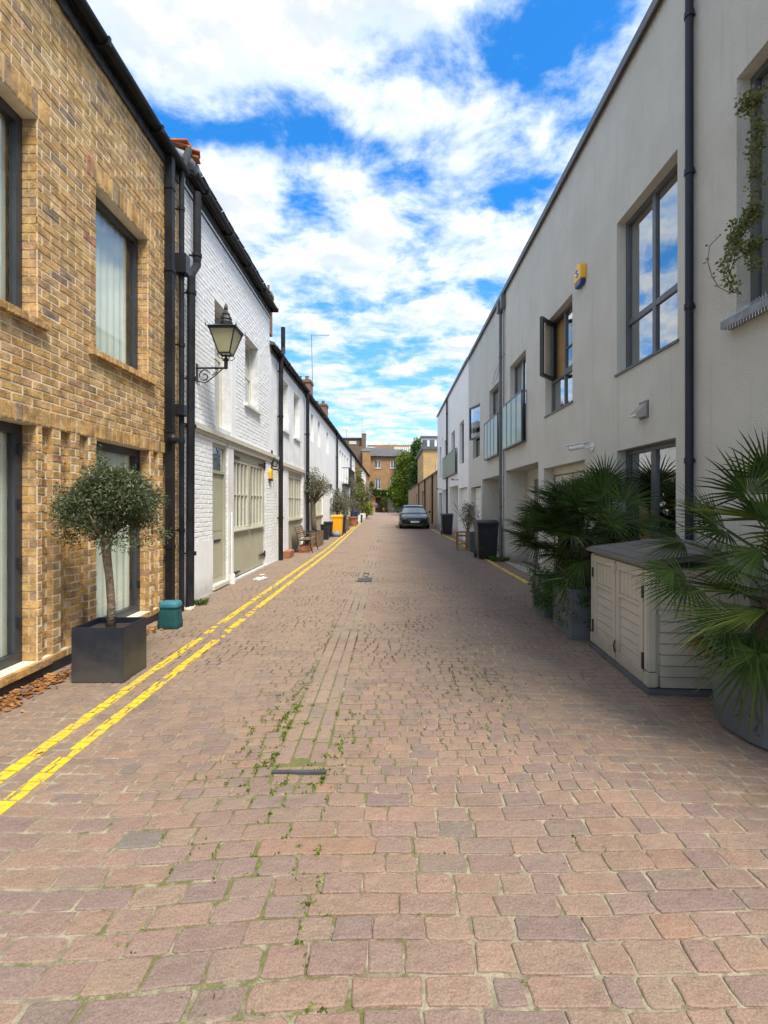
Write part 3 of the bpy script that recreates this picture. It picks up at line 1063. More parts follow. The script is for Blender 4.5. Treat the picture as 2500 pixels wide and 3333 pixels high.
def core(side, XW, y0, y1, H, parent, m='room_dark', depth=6.0, room=1.1, floor=2.62, wallm=None, name='rear_wall'):
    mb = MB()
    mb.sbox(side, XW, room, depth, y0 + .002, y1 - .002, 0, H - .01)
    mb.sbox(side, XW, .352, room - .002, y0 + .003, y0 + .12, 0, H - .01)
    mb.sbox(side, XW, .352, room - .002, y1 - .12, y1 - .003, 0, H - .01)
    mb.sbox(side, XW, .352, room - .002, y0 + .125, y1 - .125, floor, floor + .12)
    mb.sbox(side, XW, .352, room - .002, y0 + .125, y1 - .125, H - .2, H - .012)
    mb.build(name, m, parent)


def gable_roof(side, XW, y0, y1, H, parent, rise=1.3, depth=6.0, over=0.10, m='slate'):
    mb = MB()
    a = [(-over, H), (-over, H + .06), (depth / 2, H + rise), (depth, H + .06), (depth, H)]
    mb.prism([(side * (XW + d), z) for d, z in a], y0, y1, axis='y')
    r_ = mb.build('roof', m, parent)
    return r_


def gutter(side, XW, y0, y1, z, parent, r=.065, out=.12, m='black_pipe', fascia=.16):
    mb = MB()
    n = 8
    prof = [(out * 1.0 + r * math.cos(a), z + r * math.sin(a)) for a in [math.pi + math.pi * i / n for i in range(n + 1)]]
    inner = [(out + (r - .008) * math.cos(a), z + (r - .008) * math.sin(a)) for a in [2 * math.pi - math.pi * i / n for i in range(n + 1)]]
    mb.prism([(side * (XW - d), zz) for d, zz in prof + inner], y0, y1, axis='y')
    yy = y0 + .4
    while yy < y1:
        mb.sbox(side, XW, -(out + r + .012), -.005, yy, yy + .035, z - r - .012, z + .012)
        yy += 1.15
    g_ = mb.build('gutter', m, parent)
    if fascia:
        f_ = MB()
        f_.sbox(side, XW, -.03, -.002, y0, y1, z - fascia, z + .05)
        f_.build('fascia', m if m != 'black_pipe' else 'dark_fascia', g_)
    return g_


def downpipe(side, XW, y, z0, z1, parent, r=.045, d=-.09, m='black_pipe', square=False, kink=None, rings=None, name='downpipe', lean=0.0):
    mb = MB()
    if square:
        x0, x1 = side * (XW + d - r), side * (XW + d + r)
        mb.box(min(x0, x1), max(x0, x1), y - r, y + r, z0, z1)
        for zz in (rings or []):
            a0, a1 = side * (XW + d - r - .008), side * (XW + d + r + .008)
            mb.box(min(a0, a1), max(a0, a1), y - r - .008, y + r + .008, zz, zz + .05)
            b0, b1 = side * (XW + d + r), side * XW
            mb.box(min(b0, b1), max(b0, b1), y - .02, y + .02, zz + .01, zz + .03)
    else:
        X = lambda dd: side * (XW + dd)
        if kink:
            kz, ky, kd = kink
            pts = [(X(d), y, z0), (X(d), y + lean, kz - .18), (X(d), y + lean + .01, kz - .12), (X(d + kd), y + ky, kz + .10), (X(d + kd), y + ky, kz + .16), (X(d + kd), y + ky, z1)]
        else:
            pts = [(X(d), y, z0), (X(d), y, z1)]
        mb.tube(pts, r, 12)
        for zz in (rings or []):
            yy = y + (kink[1] if kink and zz > kink[0] else lean)
            dd = d + (kink[2] if kink and zz > kink[0] else 0)
            mb.tube([(X(dd), yy, zz), (X(dd), yy, zz + .055)], r * 1.22, 12)
            e0, e1 = X(dd), X(.0)
            mb.box(min(e0, e1), max(e0, e1), yy - .012, yy + .012, zz + .018, zz + .038)
    return mb.build(name, m, parent, smooth=False)


def soldier(side, XW, y0, y1, z0, z1, d=-.004, w=.075):
    res = []
    y = y0
    while y < y1 - .01:
        e = min(y + w, y1)
        res.append((y + .005, e - .005, z0 + .005, z1 - .005, d))
        y += w
    return res


# ---- near left: yellow stock brick house
bh = thing('brick_house', 'yellow stock brick house with charcoal window frames at the left edge', 'house', (-XL, 4.5, 0))
wA, dA = (2.75, 4.17, 3.075, 4.8, .14), (2.75, 4.17, .15, 2.175, .14)
wB, dB = (4.99, 6.07, 3.075, 4.8, .14), (5.00, 6.12, .15, 2.175, .14)
flutes = [(4.225, 4.355, .15, 2.175, .052), (4.465, 4.605, .15, 2.175, .052), (4.73, 4.87, .15, 2.175, .052),
          (6.20, 6.33, .15, 2.175, .052), (6.46, 6.59, .15, 2.175, .052)]
BH = 6.15
wall(-1, XL + .005, 2.2, 6.93, 0, BH, [wA, dA, wB, dB] + flutes, .35).build('wall', 'brick_mortar', bh)
bk = MB()
for f_ in flutes:
    bk.sbox(-1, XL, .060, .12, f_[0] - .01, f_[1] + .01, f_[2], f_[3] + .01)
bk.build('recessed_panel', 'brick_mortar', bh)
opn = [wA, dA, wB, dB]
bands = [(2.2, 6.93, 2.175, 2.325), (2.60, 4.32, 4.8, 5.025), (4.84, 6.22, 4.8, 5.025), (2.2, 4.25, 2.999, 3.075), (4.86, 6.19, 2.999, 3.075)]
bl = brick_list(2.2, 6.93, 0.0, BH, opn + flutes + bands)
for f_ in flutes:
    bl += brick_list(f_[0], f_[1], .15, 2.175, [], d=.050)
bl += soldier(-1, XL, 2.2, 6.93, 2.175, 2.325, -.004)
bl += soldier(-1, XL, 2.60, 4.32, 4.8, 5.025, -.003)
bl += soldier(-1, XL, 4.84, 6.22, 4.8, 5.025, -.003)
for h in ((2.2, 4.25), (4.86, 6.19)):
    bl += soldier(-1, XL, h[0], h[1], 3.0, 3.075, -.055)
lay_bricks(bl, -1, XL, bh, 'stock_brick', 'stock_brick_single', 300, dd=.06, wob=.003)
# bricks turning into the far jambs, each course seen end-on
jm = MB()
for h in (wA, dA, wB, dB):
    z = h[2]
    i = 0
    while z < h[3] - .03:
        for (p, q) in (((.012, .136),) if i % 2 == 0 else ((.012, .07), (.08, .136))):
            jm.sbox(-1, XL, p, q, h[1] - .007 + random.uniform(-.001, .001), h[1] + .003, z + .005, z + .070)
        z += .075
        i += 1
for f_ in flutes:
    z = f_[2]
    while z < f_[3] - .03:
        jm.sbox(-1, XL, .006, .050, f_[1] - .005, f_[1] + .003, z + .005, z + .070)
        z += .075
jm.build('jamb_bricks', 'stock_brick', bh, kind='stuff')
window(bh, -1, XL, 2.75, 4.17, 3.075, 4.8, .13, [.5], [], 'charcoal_frame', .075, glass='clear_pane')
window(bh, -1, XL, 4.99, 6.07, 3.075, 4.8, .13, [], [], 'charcoal_frame', .08, glass='clear_pane')
window(bh, -1, XL, 2.75, 4.17, .15, 2.175, .13, [.5], [], 'charcoal_frame', .085, bar=.11, glass='clear_pane', name='glazed_door')
window(bh, -1, XL, 5.00, 6.12, .15, 2.175, .13, [], [], 'charcoal_frame', .09, glass='clear_pane', name='glazed_door')
hh = MB()
for z in (.45, .95, 1.45, 1.92):
    hh.sbox(-1, XL, .105, .13, 4.105, 4.125, z, z + .09)
    hh.sbox(-1, XL, .105, .13, 6.055, 6.075, z, z + .09)
hh.build_each('hinge', 'black_iron', bh)
cu = MB()
for (a, b, z0, z1, dd) in ((2.8, 4.12, .2, 2.12, .215), (5.06, 6.05, .2, 2.12, .215), (5.05, 6.0, 3.12, 4.75, .23), (2.8, 4.12, 3.12, 4.75, .23)):
    n_ = 36
    vs = []
    for k in range(n_ + 1):                             # one hanging sheet with shallow folds
        y = a + (b - a) * k / n_
        o_ = dd + .010 * math.sin(k * 1.25) + random.uniform(0, .003)
        vs += [(-XL - o_, y, z0), (-XL - o_, y, z1)]
    cu.add(vs, [(2 * k, 2 * k + 2, 2 * k + 3, 2 * k + 1) for k in range(n_)])
cu.build('curtain', 'curtain_pale', bh)
core(-1, XL, 2.2, 6.93, BH, bh, 'room_pale')
gable_roof(-1, XL, 2.2, 6.93, BH + .12, bh, 1.2)
gutter(-1, XL, 2.2, 6.90, BH + .06, bh, r=.07, out=.11, fascia=.17)
pl = MB()
pl.sbox(-1, XL, -.014, -.002, 2.2, 6.90, 0, .085)
pl.build('plinth', 'black_plastic', bh)
ds = MB()
y = 2.2
while y < 4.22:
    ds.sbox(-1, XL, -.035, .12, y + .004, y + .10, .088, .148)
    y += .105
ds.build('door_sill', 'stock_brick', bh)
downpipe(-1, XL, 6.50, 0, BH - .02, bh, r=.046, d=-.075, square=True, rings=[.9, 2.45, 4.6, 5.7])
db = MB()
db.lathe(-XL + .14, 6.44, [(.045, 2.30), (.07, 2.33), (.075, 2.37), (.05, 2.41), (.02, 2.43)], 14)
db.build('pipe_lamp', 'black_pipe', bh)

# ---- rainwater pipes, tiles and flashing where the brick house meets the white one
X3 = -XL
wh = thing('white_house', 'white painted brick mews house with sage door and garage doors beside the wall lantern', 'house', (-XL, 9.5, 0), 'white houses down the left side')
WH = 6.28
w1, w2 = (8.35, 9.20, 2.85, 5.025, .22), (10.10, 11.10, 3.6, 5.025, .22)
hd, hg = (8.25, 8.96, .105, 2.55, .09), (9.34, 11.78, .03, 2.55, .10)
XW1 = XL
wall(-1, XL + .004, 6.945, 12.13, 0, WH, [w1, w2, hd, hg], .35).build('wall', 'white_joint', wh)
wall(-1, XL + .003, 12.1305, 12.92, 0, 2.66, [], .35).build('lower_wall', 'white_joint', wh)
bl = brick_list(6.945, 12.13, 0, WH, [w1, w2, hd, hg, (6.9, 8.25, 0, .9), (6.9, 12.2, 2.62, 2.78), (11.9, 12.2, 0, 0.01), (8.25, 9.30, 2.78, 2.86), (9.2, 9.5, 2.78, 5.1)])
bl += brick_list(12.135, 12.92, 0, 2.62, [])
lay_bricks(bl, -1, XL, wh, 'painted_brick', 'painted_brick_single', 300, dd=.012, jit=.0025, wob=.0022)
sm = MB()
sm.sbox(-1, XL, -.008, .003, 6.95, 8.249, 0.0, .90)
sm.sbox(-1, XL, -.006, .003, 9.20, 9.50, 2.78, 5.1)
sm.sbox(-1, XL, -.004, .003, 8.30, 9.199, 5.026, 5.10)
sm.build_each('smooth_render', 'white_render', wh)
cn = MB()
cn.sbox(-1, XL, -.075, -.001, 6.95, 12.86, 2.665, 2.745)
cn.sbox(-1, XL, -.045, -.001, 6.95, 12.86, 2.625, 2.663)
cn.sbox(-1, XL, -.03, -.001, 8.97, 12.5, 2.552, 2.622)
cn.build('cornice', 'cream_paint', wh)
for h in (w1, w2):
    window(wh, -1, XL, h[0], h[1], h[2], h[3], .17, [.5], [.62] if h is w1 else [.5], 'cream_paint', .06)
    cu = MB()
    y = h[0] + .08
    while y < h[1] - .1:
        cu.sbox(-1, XL, .34, .36, y, y + .05, h[2] + .1, h[3] - .1)
        y += .075
    cu.build('blind', 'curtain_pale', wh)
si = MB()
si.sbox(-1, XL, -.07, .12, 10.02, 11.18, 3.53, 3.598)
si.build('window_sill', 'white_paint', wh, bevel=.006)
# front door with a fixed light over it
dr = MB()
dr.sbox(-1, XL, .055, .088, 8.32, 8.90, .11, 2.03)
door = dr.build('front_door', 'sage_paint', wh)
df = MB()
for a in ((8.36, 8.86, 1.02, 1.94), (8.36, 8.86, .22, .58)):
    df.sbox(-1, XL, .050, .0545, a[0], a[1], a[2], a[3])
df.build('door_panel', 'sage_paint', door, bevel=.003)
lb = MB()
lb.sbox(-1, XL, .040, .054, 8.45, 8.76, .83, .87)
lb.build('letter_plate', 'black_iron', door)
ff = MB()
ff.sbox(-1, XL, .02, .086, 8.252, 8.318, .11, 2.545)
ff.sbox(-1, XL, .02, .086, 8.902, 8.958, .11, 2.545)
ff.sbox(-1, XL, .02, .086, 8.32, 8.90, 2.49, 2.545)
ff.sbox(-1, XL, .02, .086, 8.32, 8.90, 2.032, 2.085)
ff.build('door_frame', 'sage_paint', wh)
gp = MB()
gp.sbox(-1, XL, .05, .056, 8.32, 8.90, 2.087, 2.488)
gp.build('fanlight', 'window_glass', wh)
st = MB()
st.sbox(-1, XL, -.05, .12, 8.22, 8.99, .03, .103)
st.build('doorstep', 'cream_paint', wh, bevel=.008)
# garage doors
gd = thing('garage_doors', 'sage boarded garage doors with two sash windows and black strap hinges', 'garage door', (-XL, 10.5, 0))
y = 9.36
while y < 11.72:
    b_ = MB()
    b_.sbox(-1, XL, .058 + random.uniform(0, .002), .085, y + .002, min(y + .118, 11.76), .05, .965)
    b_.build('plank', 'sage_paint', gd, bevel=.003)
    y += .12
fr_ = MB()
fr_.sbox(-1, XL, .045, .095, 9.345, 9.455, .97, 2.54)
fr_.sbox(-1, XL, .045, .095, 11.70, 11.775, .97, 2.54)
fr_.sbox(-1, XL, .045, .095, 10.50, 10.62, .97, 2.38)
fr_.sbox(-1, XL, .045, .095, 9.457, 11.698, 2.382, 2.54)
fr_.build('rail', 'sage_paint', gd, bevel=.003)
for (a, b) in ((9.457, 10.498), (10.622, 11.698)):
    window(gd, -1, XL, a, b, .99, 2.38, .055, [.25, .5, .75], [.5], 'cream_paint', .05, 'clear_pane', bar=.028, name='sash_window')
    s2 = MB()
    s2.sbox(-1, XL, .0, .054, a - .03, b + .03, .955, .988)
    s2.build('window_sill', 'cream_paint', gd)
    cu = MB()
    for k in range(7):
        yy = a + .08 + (b - a - .16) * k / 7
        cu.sbox(-1, XL, .30, .31, yy, yy + (b - a) / 12, 1.05, 2.32)
    cu.sbox(-1, XL, .33, .335, b - .35, b - .06, 1.05, 2.32)
    cu.build('curtain', 'curtain_pale', gd)
for (ya, sg, z) in ((9.36, 1, 2.42), (9.36, 1, .14), (11.76, -1, 2.42), (11.76, -1, .30)):
    h_ = MB()
    x0, x1 = -XL - .045 + .006, -XL - .045 + .022
    pts = [(ya - sg * .03, z - .035), (ya - sg * .03, z + .035), (ya + sg * .12, z + .03), (ya + sg * .48, z + .012), (ya + sg * .48, z - .012), (ya + sg * .12, z - .03)]
    h_.prism(pts, x0, x1, axis='x')
    h_.box(x0, x1 + .012, ya - .03, ya + .03, z - .07, z + .07)
    h_.build('strap_hinge', 'black_iron', gd)
wp = MB()
wp.tube([(-XL + .05, 9.08, .10), (-XL + .05, 9.08, 1.35)], .018, 8)
wp.lathe(-XL + .05, 9.12, [(.055, 0), (.055, .16), (.04, .19)], 10)
wp.sbox(-1, XL, -.02, -.001, 8.985, 9.30, .02, 2.62)
wp.build('pier_trim', 'white_paint', wh)
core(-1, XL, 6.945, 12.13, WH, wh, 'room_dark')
gable_roof(-1, XL, 6.945, 12.13, WH + .10, wh, 1.2, over=.14)
gutter(-1, XL, 7.15, 12.22, WH + .10, wh, r=.07, out=.13, fascia=.16)
fl = MB()
fl.sbox(-1, XL, -.012, -.001, 7.1, 12.13, WH - .16, WH - .13)
fl.build('string_line', 'dark_fascia', wh)
# loose slates along the eaves
for k in range(16):
    y = 7.3 + k * .3
    q = MB()
    M_ = Matrix.Translation((-XL + .02, y, WH + .20)) @ Matrix.Rotation(R(-22 + random.uniform(-3, 3)), 4, 'Y') @ Matrix.Rotation(R(random.uniform(-3, 3)), 4, 'Z')
    q.box(-.35, .14, -.14, .14, -.006, .006, M=M_)
    q.build('slate', 'slate', wh)
downpipe(-1, XL, 6.80, 0, WH + .05, wh, r=.036, d=-.10, rings=[1.1, 2.35, 3.7, 4.9, 5.6])
hb = MB()
hb.box(-XL + .02, -XL + .19, 6.72, 6.88, 4.70, 4.98)
hb.box(-XL + .03, -XL + .17, 6.70, 6.82, 2.72, 2.88)
hb.tube([(-XL + .10, 6.8, WH - .1), (-XL + .15, 6.92, WH + .25), (-XL + .1, 7.05, WH + .30)], .05, 8)
hb.build_each('pipe_hopper', 'black_plastic', wh, bevel=.01)
downpipe(-1, XL, 7.03, 0, WH - .12, wh, r=.058, d=-.12, kink=(4.98, .26, .0), rings=[.75, 2.6, 3.3, 4.55, 5.2], lean=.05, name='soil_pipe')
ts = MB()
for k in range(6):
    a, b = -XL + random.uniform(-.10, .12), 6.95 + random.uniform(-.08, .32)
    M_ = Matrix.Translation((a, b, WH + .22 + .032 * k + random.uniform(-.015, .015))) @ Matrix.Rotation(random.uniform(-.5, .5), 4, 'Z') @ Matrix.Rotation(random.uniform(-.25, .25), 4, 'Y')
    ts.box(-.14, .14, -.08, .08, -.014, .014, M=M_)
ts.build('ridge_tiles', 'ridge_tile', wh, bevel=.006)
ld = MB()
ld.tube([(-XL - .12, 6.93, WH + .24), (-XL + .05, 6.97, WH + .18), (-XL + .17, 7.03, WH + .10)], [.08, .10, .06], 10)
ld.tube([(-XL - .05, 7.12, WH + .24), (-XL + .10, 7.22, WH + .17), (-XL + .15, 7.26, WH + .08)], [.11, .11, .06], 10)
ld.build('lead_flashing', 'lead', wh, smooth=True)

# ---- the row of white houses behind it
def plain_house(label, y0, y1, H, m, wins, XW=XL, group='white houses down the left side', side=-1, fm='cream_paint', name='white_house', deep=.20, rise=1.1, gut=True, seg=None, roofm='slate', gmat='black_pipe', coremat='room_dark', cols=None):
    h = thing(name, label, 'house', (side * XW, (y0 + y1) / 2, 0), group)
    holes = [(a, b, c, e, dd if dd else deep) for (a, b, c, e, kind, dd) in [w if len(w) == 6 else (*w, None) for w in wins]]
    wall(side, XW, y0, y1, 0, H, holes, .35).build('wall', m, h)
    for w in wins:
        a, b, c, e, kind = w[:5]
        dd = w[5] if len(w) == 6 and w[5] else deep
        if kind == 'win':
            window(h, side, XW, a, b, c, e, dd - .05, [.5], [.5], fm, .045)
        elif kind == 'win1':
            window(h, side, XW, a, b, c, e, dd - .05, [], [.5], fm, .045)
        elif kind == 'door':
            q = MB()
            q.sbox(side, XW, dd - .04, dd - .001, a + .05, b - .05, c, e - .05)
            q.build('front_door', 'dark_door', h)
        elif kind == 'sage':
            q = MB()
            q.sbox(side, XW, .05, .08, a, b, c, c + .98)
            g_ = q.build('garage_door', 'sage_paint', h)
            q = MB()
            q.sbox(side, XW, .045, .09, a, b, e - .14, e)
            q.build('door_head', 'sage_paint', h)
            window(h, side, XW, a + .02, (a + b) / 2 - .03, c + .99, e - .142, .05, [.33, .66], [.5], 'cream_paint', .05, 'clear_pane', bar=.03, name='sash_window')
            window(h, side, XW, (a + b) / 2 + .03, b - .02, c + .99, e - .142, .05, [.33, .66], [.5], 'cream_paint', .05, 'clear_pane', bar=.03, name='sash_window')
            q = MB()
            q.sbox(side, XW, .04, .092, (a + b) / 2 - .028, (a + b) / 2 + .028, c + .99, e - .142)
            q.sbox(side, XW, -.01, .05, a, b, c + .955, c + .988)
            q.build('rail', 'sage_paint', h)
    core(side, XW, y0, y1, H, h, coremat)
    if gut:
        gable_roof(side, XW, y0, y1, H + .10, h, rise, over=.12, m=roofm)
        gutter(side, XW, y0 + .02, y1 - .02, H + .08, h, r=.065, out=.12, fascia=.15, m=gmat)
    return h


h2 = plain_house('white painted house with sage garage doors behind the wooden bench', 12.131, 17.1, 5.38, 'painted_courses',
                 [(13.6, 14.35, 3.6, 5.0, 'win'), (15.15, 16.1, 3.6, 5.0, 'win'), (13.05, 13.72, .05, 2.5, 'sagedoor', .09), (14.35, 16.65, .03, 2.5, 'sage', .10)])
# the lower storey of that house starts where the first one's ends: cover strip and cornice
q = MB()
q.sbox(-1, XL, .05, .085, 13.06, 13.71, .05, 2.49)
q.build('front_door', 'sage_paint', h2)
q = MB()
q.sbox(-1, XL, -.06, -.001, 12.95, 17.05, 2.56, 2.66)
q.sbox(-1, XL, -.03, -.001, 12.93, 13.04, .0, 2.55)
q.build('cornice', 'cream_paint', h2)
q = MB()
q.sbox(-1, XL, -.06, .1, 15.1, 16.15, 3.53, 3.598)
q.sbox(-1, XL, -.06, .1, 13.55, 14.4, 3.53, 3.598)
q.build_each('window_sill', 'white_paint', h2)
downpipe(-1, XL, 12.93, 0, 5.42, h2, r=.058, d=-.10, rings=[1.1, 2.4, 3.8, 5.0])
q = MB()
q.tube([(-XL + .10, 12.93, 5.35), (-XL + .12, 13.0, 5.5), (-XL + .10, 13.22, 5.62), (-XL + .08, 13.28, 5.75), (-XL + .08, 13.28, 6.32)], .06, 12)
q.build('vent_pipe', 'black_pipe', h2)
downpipe(-1, XL, 16.95, 0, 5.42, h2, r=.062, d=-.12, rings=[2.2, 3.9])

h3 = plain_house('white rendered house with small casements behind the tall potted olive', 17.1, 26.5, 5.32, 'white_render',
                 [(18.35, 19.0, 3.9, 4.95, 'win1'), (20.1, 20.8, 3.9, 4.95, 'win1'), (22.8, 23.5, 3.9, 4.9, 'win1'), (17.45, 18.3, .02, 2.5, 'door', .16),
                  (19.4, 21.6, .03, 2.5, 'sage', .10), (24.0, 25.2, .02, 2.5, 'door', .18)])
downpipe(-1, XL, 26.4, 0, 5.4, h3, r=.055, d=-.10, rings=[2.0, 4.0])
h4 = plain_house('white house with tall upper windows and a black railed balcony', 26.5, 35.6, 5.30, 'white_render',
                 [(28.6, 29.5, 2.9, 4.7, 'win1'), (30.0, 30.9, 2.9, 4.7, 'win1'), (31.6, 32.5, 2.9, 4.7, 'win1'), (33.4, 34.4, 2.9, 4.7, 'win1'),
                  (27.6, 28.6, .02, 2.4, 'door', .16), (30, 32.4, .02, 2.4, 'sage', .1)])
q = MB()
y = 30.0
while y < 34.9:
    q.box(-XL + .40, -XL + .42, y, y + .02, 2.75, 3.75)
    y += .13
q.box(-XL + .39, -XL + .43, 30, 34.9, 3.72, 3.76)
q.box(-XL, -XL + .43, 30, 34.9, 2.68, 2.75)
q.box(-XL, -XL + .42, 30, 30.03, 3.70, 3.75)
q.box(-XL, -XL + .42, 34.87, 34.9, 3.70, 3.75)
q.build('balcony_railing', 'black_iron', h4)
downpipe(-1, XL, 35.5, 0, 5.4, h4, r=.055, d=-.10)
h5 = plain_house('plain white house gable between the balcony and the brick terrace', 35.6, 40.7, 5.30, 'white_render', [(36.5, 37.6, .02, 2.4, 'door', .16), (38.4, 39.4, 3.2, 4.6, 'win1')])
cream_h = []
for i, (y0, y1, m_, lb_) in enumerate(((40.7, 49.5, 'stock_courses', 'brown brick terrace house hung with yellow-green creeper'), (49.5, 58.5, 'white_render', 'pale terrace house with rows of tall narrow windows'),
                                       (58.5, 67.5, 'stock_courses', 'farthest brick terrace house at the end of the left row'))):
    ws = []
    for k in range(5):
        a = y0 + .8 + k * 1.62
        ws.append((a, a + .75, 3.0, 4.7, 'win1'))
    ws.append((y0 + 2, y0 + 4.2, .02, 2.4, 'door', .15))
    ws.append((y0 + 5.2, y0 + 7.6, .02, 2.4, 'door', .15))
    cream_h.append(plain_house(lb_, y0, y1, 5.25, m_, ws, name='terrace_house', group='brick and cream terrace at the far left'))
# chimneys on the left roofs
for i, (px, pyt, X, w_, hz0, lb_) in enumerate(((867, 945, -3.55, .28, 6.3, 'small tiled chimney stub behind the gutter of the first white house'),
                                                (988, 1235, -4.1, .75, 5.4, 'weathered red brick chimney nearest the tall black vent pipe'),
                                                (1042, 1313, -4.3, .85, 5.4, 'brown brick chimney just beyond the roof aerial'),
                                                (1072, 1400, -5.0, .8, 5.4, 'low brown chimney farther along the white roofs'))):
    Y = 1582 * X / (px - 1273)
    zt = 1.5 + (1640 - pyt) * Y / 1582
    q = MB()
    q.box(X - w_ / 2, X + w_ / 2, Y - w_ / 2, Y + w_ / 2, hz0, zt - .12)
    q.box(X - w_ / 2 - .04, X + w_ / 2 + .04, Y - w_ / 2 - .04, Y + w_ / 2 + .04, zt - .22, zt - .10)
    ct = thing('chimney_stack', lb_, 'chimney', (X, Y, hz0), 'chimneys on the left roofs')
    q.build('stack', 'stack_brick', ct)
    q = MB()
    for k in (-1, 1):
        q.lathe(X + k * w_ * .22, Y, [(w_ * .13, zt - .1), (w_ * .11, zt + .12), (w_ * .13, zt + .14)], 10)
    q.build('chimney_pot', 'wood_board', ct)


def aerial(label, base, top, arms, parent_name='tv_aerial'):
    t_ = thing(parent_name, label, 'aerial', base, 'television aerials on the roofs')
    q = MB()
    q.tube([base, top], .016, 6)
    q.build('mast', 'steel' if False else 'zinc_pipe', t_)
    q = MB()
    for (dz, l0, l1, n) in arms:
        x, y, z = top
        q.tube([(x + l0, y, z + dz), (x + l1, y, z + dz - .04)], .010, 5)
        for k in range(n):
            xx = x + l0 + (l1 - l0) * (k + .5) / n
            q.tube([(xx, y - .12, z + dz - .02), (xx, y + .12, z + dz - .02)], .006, 4)
    q.build('antenna_arm', 'zinc_pipe', t_)
    return t_


p0, p1 = at(1019, 1305, 24.6), at(1014, 1090, 24.6)
aerial('tall thin aerial mast with one long arm rising from the white roofs', tuple(p0 - Vector((0, 0, .4))), tuple(p1), [(0, -.02, .9, 9)])
p1 = at(1128, 1398, 48)
aerial('distant aerial rising over the far end of the left roofs', (p1.x, 48, 5.5), tuple(p1), [(0, -.5, .6, 7)])
p1 = at(1178.5, 1364, 86)
aerial('double aerial on the brown chimney beyond the lane end', (p1.x, 86, 12.0), tuple(p1), [(0, -.7, .8, 8), (-1.15, .5, 1.7, 6)])

# wall lantern
ln = thing('wall_lantern', 'black traditional four sided wall lantern with cream glass on a scrolled bracket', 'lantern', (-XL, 7.57, 3.6))
lx, ly = -2.572, 7.57
q = MB()
q.tube([(-XL, ly, 3.615), (lx, ly, 3.615)], .016, 8)
q.box(-XL, -XL + .015, ly - .03, ly + .03, 3.40, 3.68)
sc = []
for k in range(26):                                     # scroll under the arm
    a = k / 25 * 2.6 * math.pi
    rr = .105 * (1 - k / 32)
    sc.append((-XL + .125 + rr * math.cos(a + .6), ly, 3.49 + rr * math.sin(a + .6)))
q.tube(sc, .009, 6)
q.tube([(-XL + .01, ly, 3.41), (-XL + .14, ly, 3.385), (-XL + .28, ly, 3.49), (-XL + .40, ly, 3.60)], .009, 6)
q.tube([(-XL + .24, ly, 3.50), (-XL + .31, ly, 3.545), (-XL + .33, ly, 3.60), (-XL + .29, ly, 3.60)], .008, 6)
q.build('bracket', 'black_iron', ln)
q = MB()
q.lathe(lx, ly, [(.02, 3.60), (.03, 3.62), (.03, 3.72), (.045, 3.735), (.045, 3.75), (.02, 3.77), (.02, 3.82)], 10)
for sx in (-1, 1):
    for sy in (-1, 1):
        q.tube([(lx, ly, 3.76), (lx + sx * .07, ly + sy * .07, 3.75), (lx + sx * .105, ly + sy * .105, 3.80), (lx + sx * .075, ly + sy * .075, 3.83)], .007, 5)
q.build('cradle', 'black_iron', ln)
b0, b1, zb, zt = .085, .195, 3.83, 4.19
q = MB()
for sx in (-1, 1):
    for sy in (-1, 1):
        q.tube([(lx + sx * b0, ly + sy * b0, zb), (lx + sx * b1, ly + sy * b1, zt)], .011, 6)
for (rr, z, th) in ((b0, zb, .012), (b1, zt, .016)):
    for sx in (-1, 1):
        q.box(lx + sx * rr - th, lx + sx * rr + th, ly - rr, ly + rr, z - th, z + th)
        q.box(lx - rr, lx + rr, ly + sx * rr - th, ly + sx * rr + th, z - th, z + th)
q.build('frame', 'black_iron', ln)
for (ax, sg) in (('x', -1), ('x', 1), ('y', -1), ('y', 1)):
    q = MB()
    e0, e1 = b0 - .004, b1 - .004
    if ax == 'y':
        vs = [(lx - e0, ly + sg * e0, zb), (lx + e0, ly + sg * e0, zb), (lx + e1, ly + sg * e1, zt), (lx - e1, ly + sg * e1, zt)]
    else:
        vs = [(lx + sg * e0, ly - e0, zb), (lx + sg * e0, ly + e0, zb), (lx + sg * e1, ly + e1, zt), (lx + sg * e1, ly - e1, zt)]
    q.add(vs, [(0, 1, 2, 3)])
    q.build('glass_pane', 'lantern_glass', ln)
q = MB()
rf = b1 + .03
q.add([(lx - rf, ly - rf, zt + .015), (lx + rf, ly - rf, zt + .015), (lx + rf, ly + rf, zt + .015), (lx - rf, ly + rf, zt + .015),
       (lx - .09, ly - .09, zt + .085), (lx + .09, ly - .09, zt + .085), (lx + .09, ly + .09, zt + .085), (lx - .09, ly + .09, zt + .085)],
      [(0, 1, 5, 4), (1, 2, 6, 5), (2, 3, 7, 6), (3, 0, 4, 7), (4, 5, 6, 7), (3, 2, 1, 0)])
q.lathe(lx, ly, [(.10, zt + .08), (.105, zt + .13), (.085, zt + .165), (.095, zt + .18), (.085, zt + .215), (.06, zt + .245), (.066, zt + .26), (.035, zt + .30),
                 (.022, zt + .325), (.032, zt + .345), (.028, zt + .375), (.012, zt + .42), (.0, zt + .44)], 16)
for sx in (-1, 1):
    for sy in (-1, 1):
        q.tube([(lx + sx * rf, ly + sy * rf, zt + .01), (lx + sx * (rf + .012), ly + sy * (rf + .012), zt + .06)], [.012, .004], 6)
q.build('roof_and_finial', 'black_iron', ln)

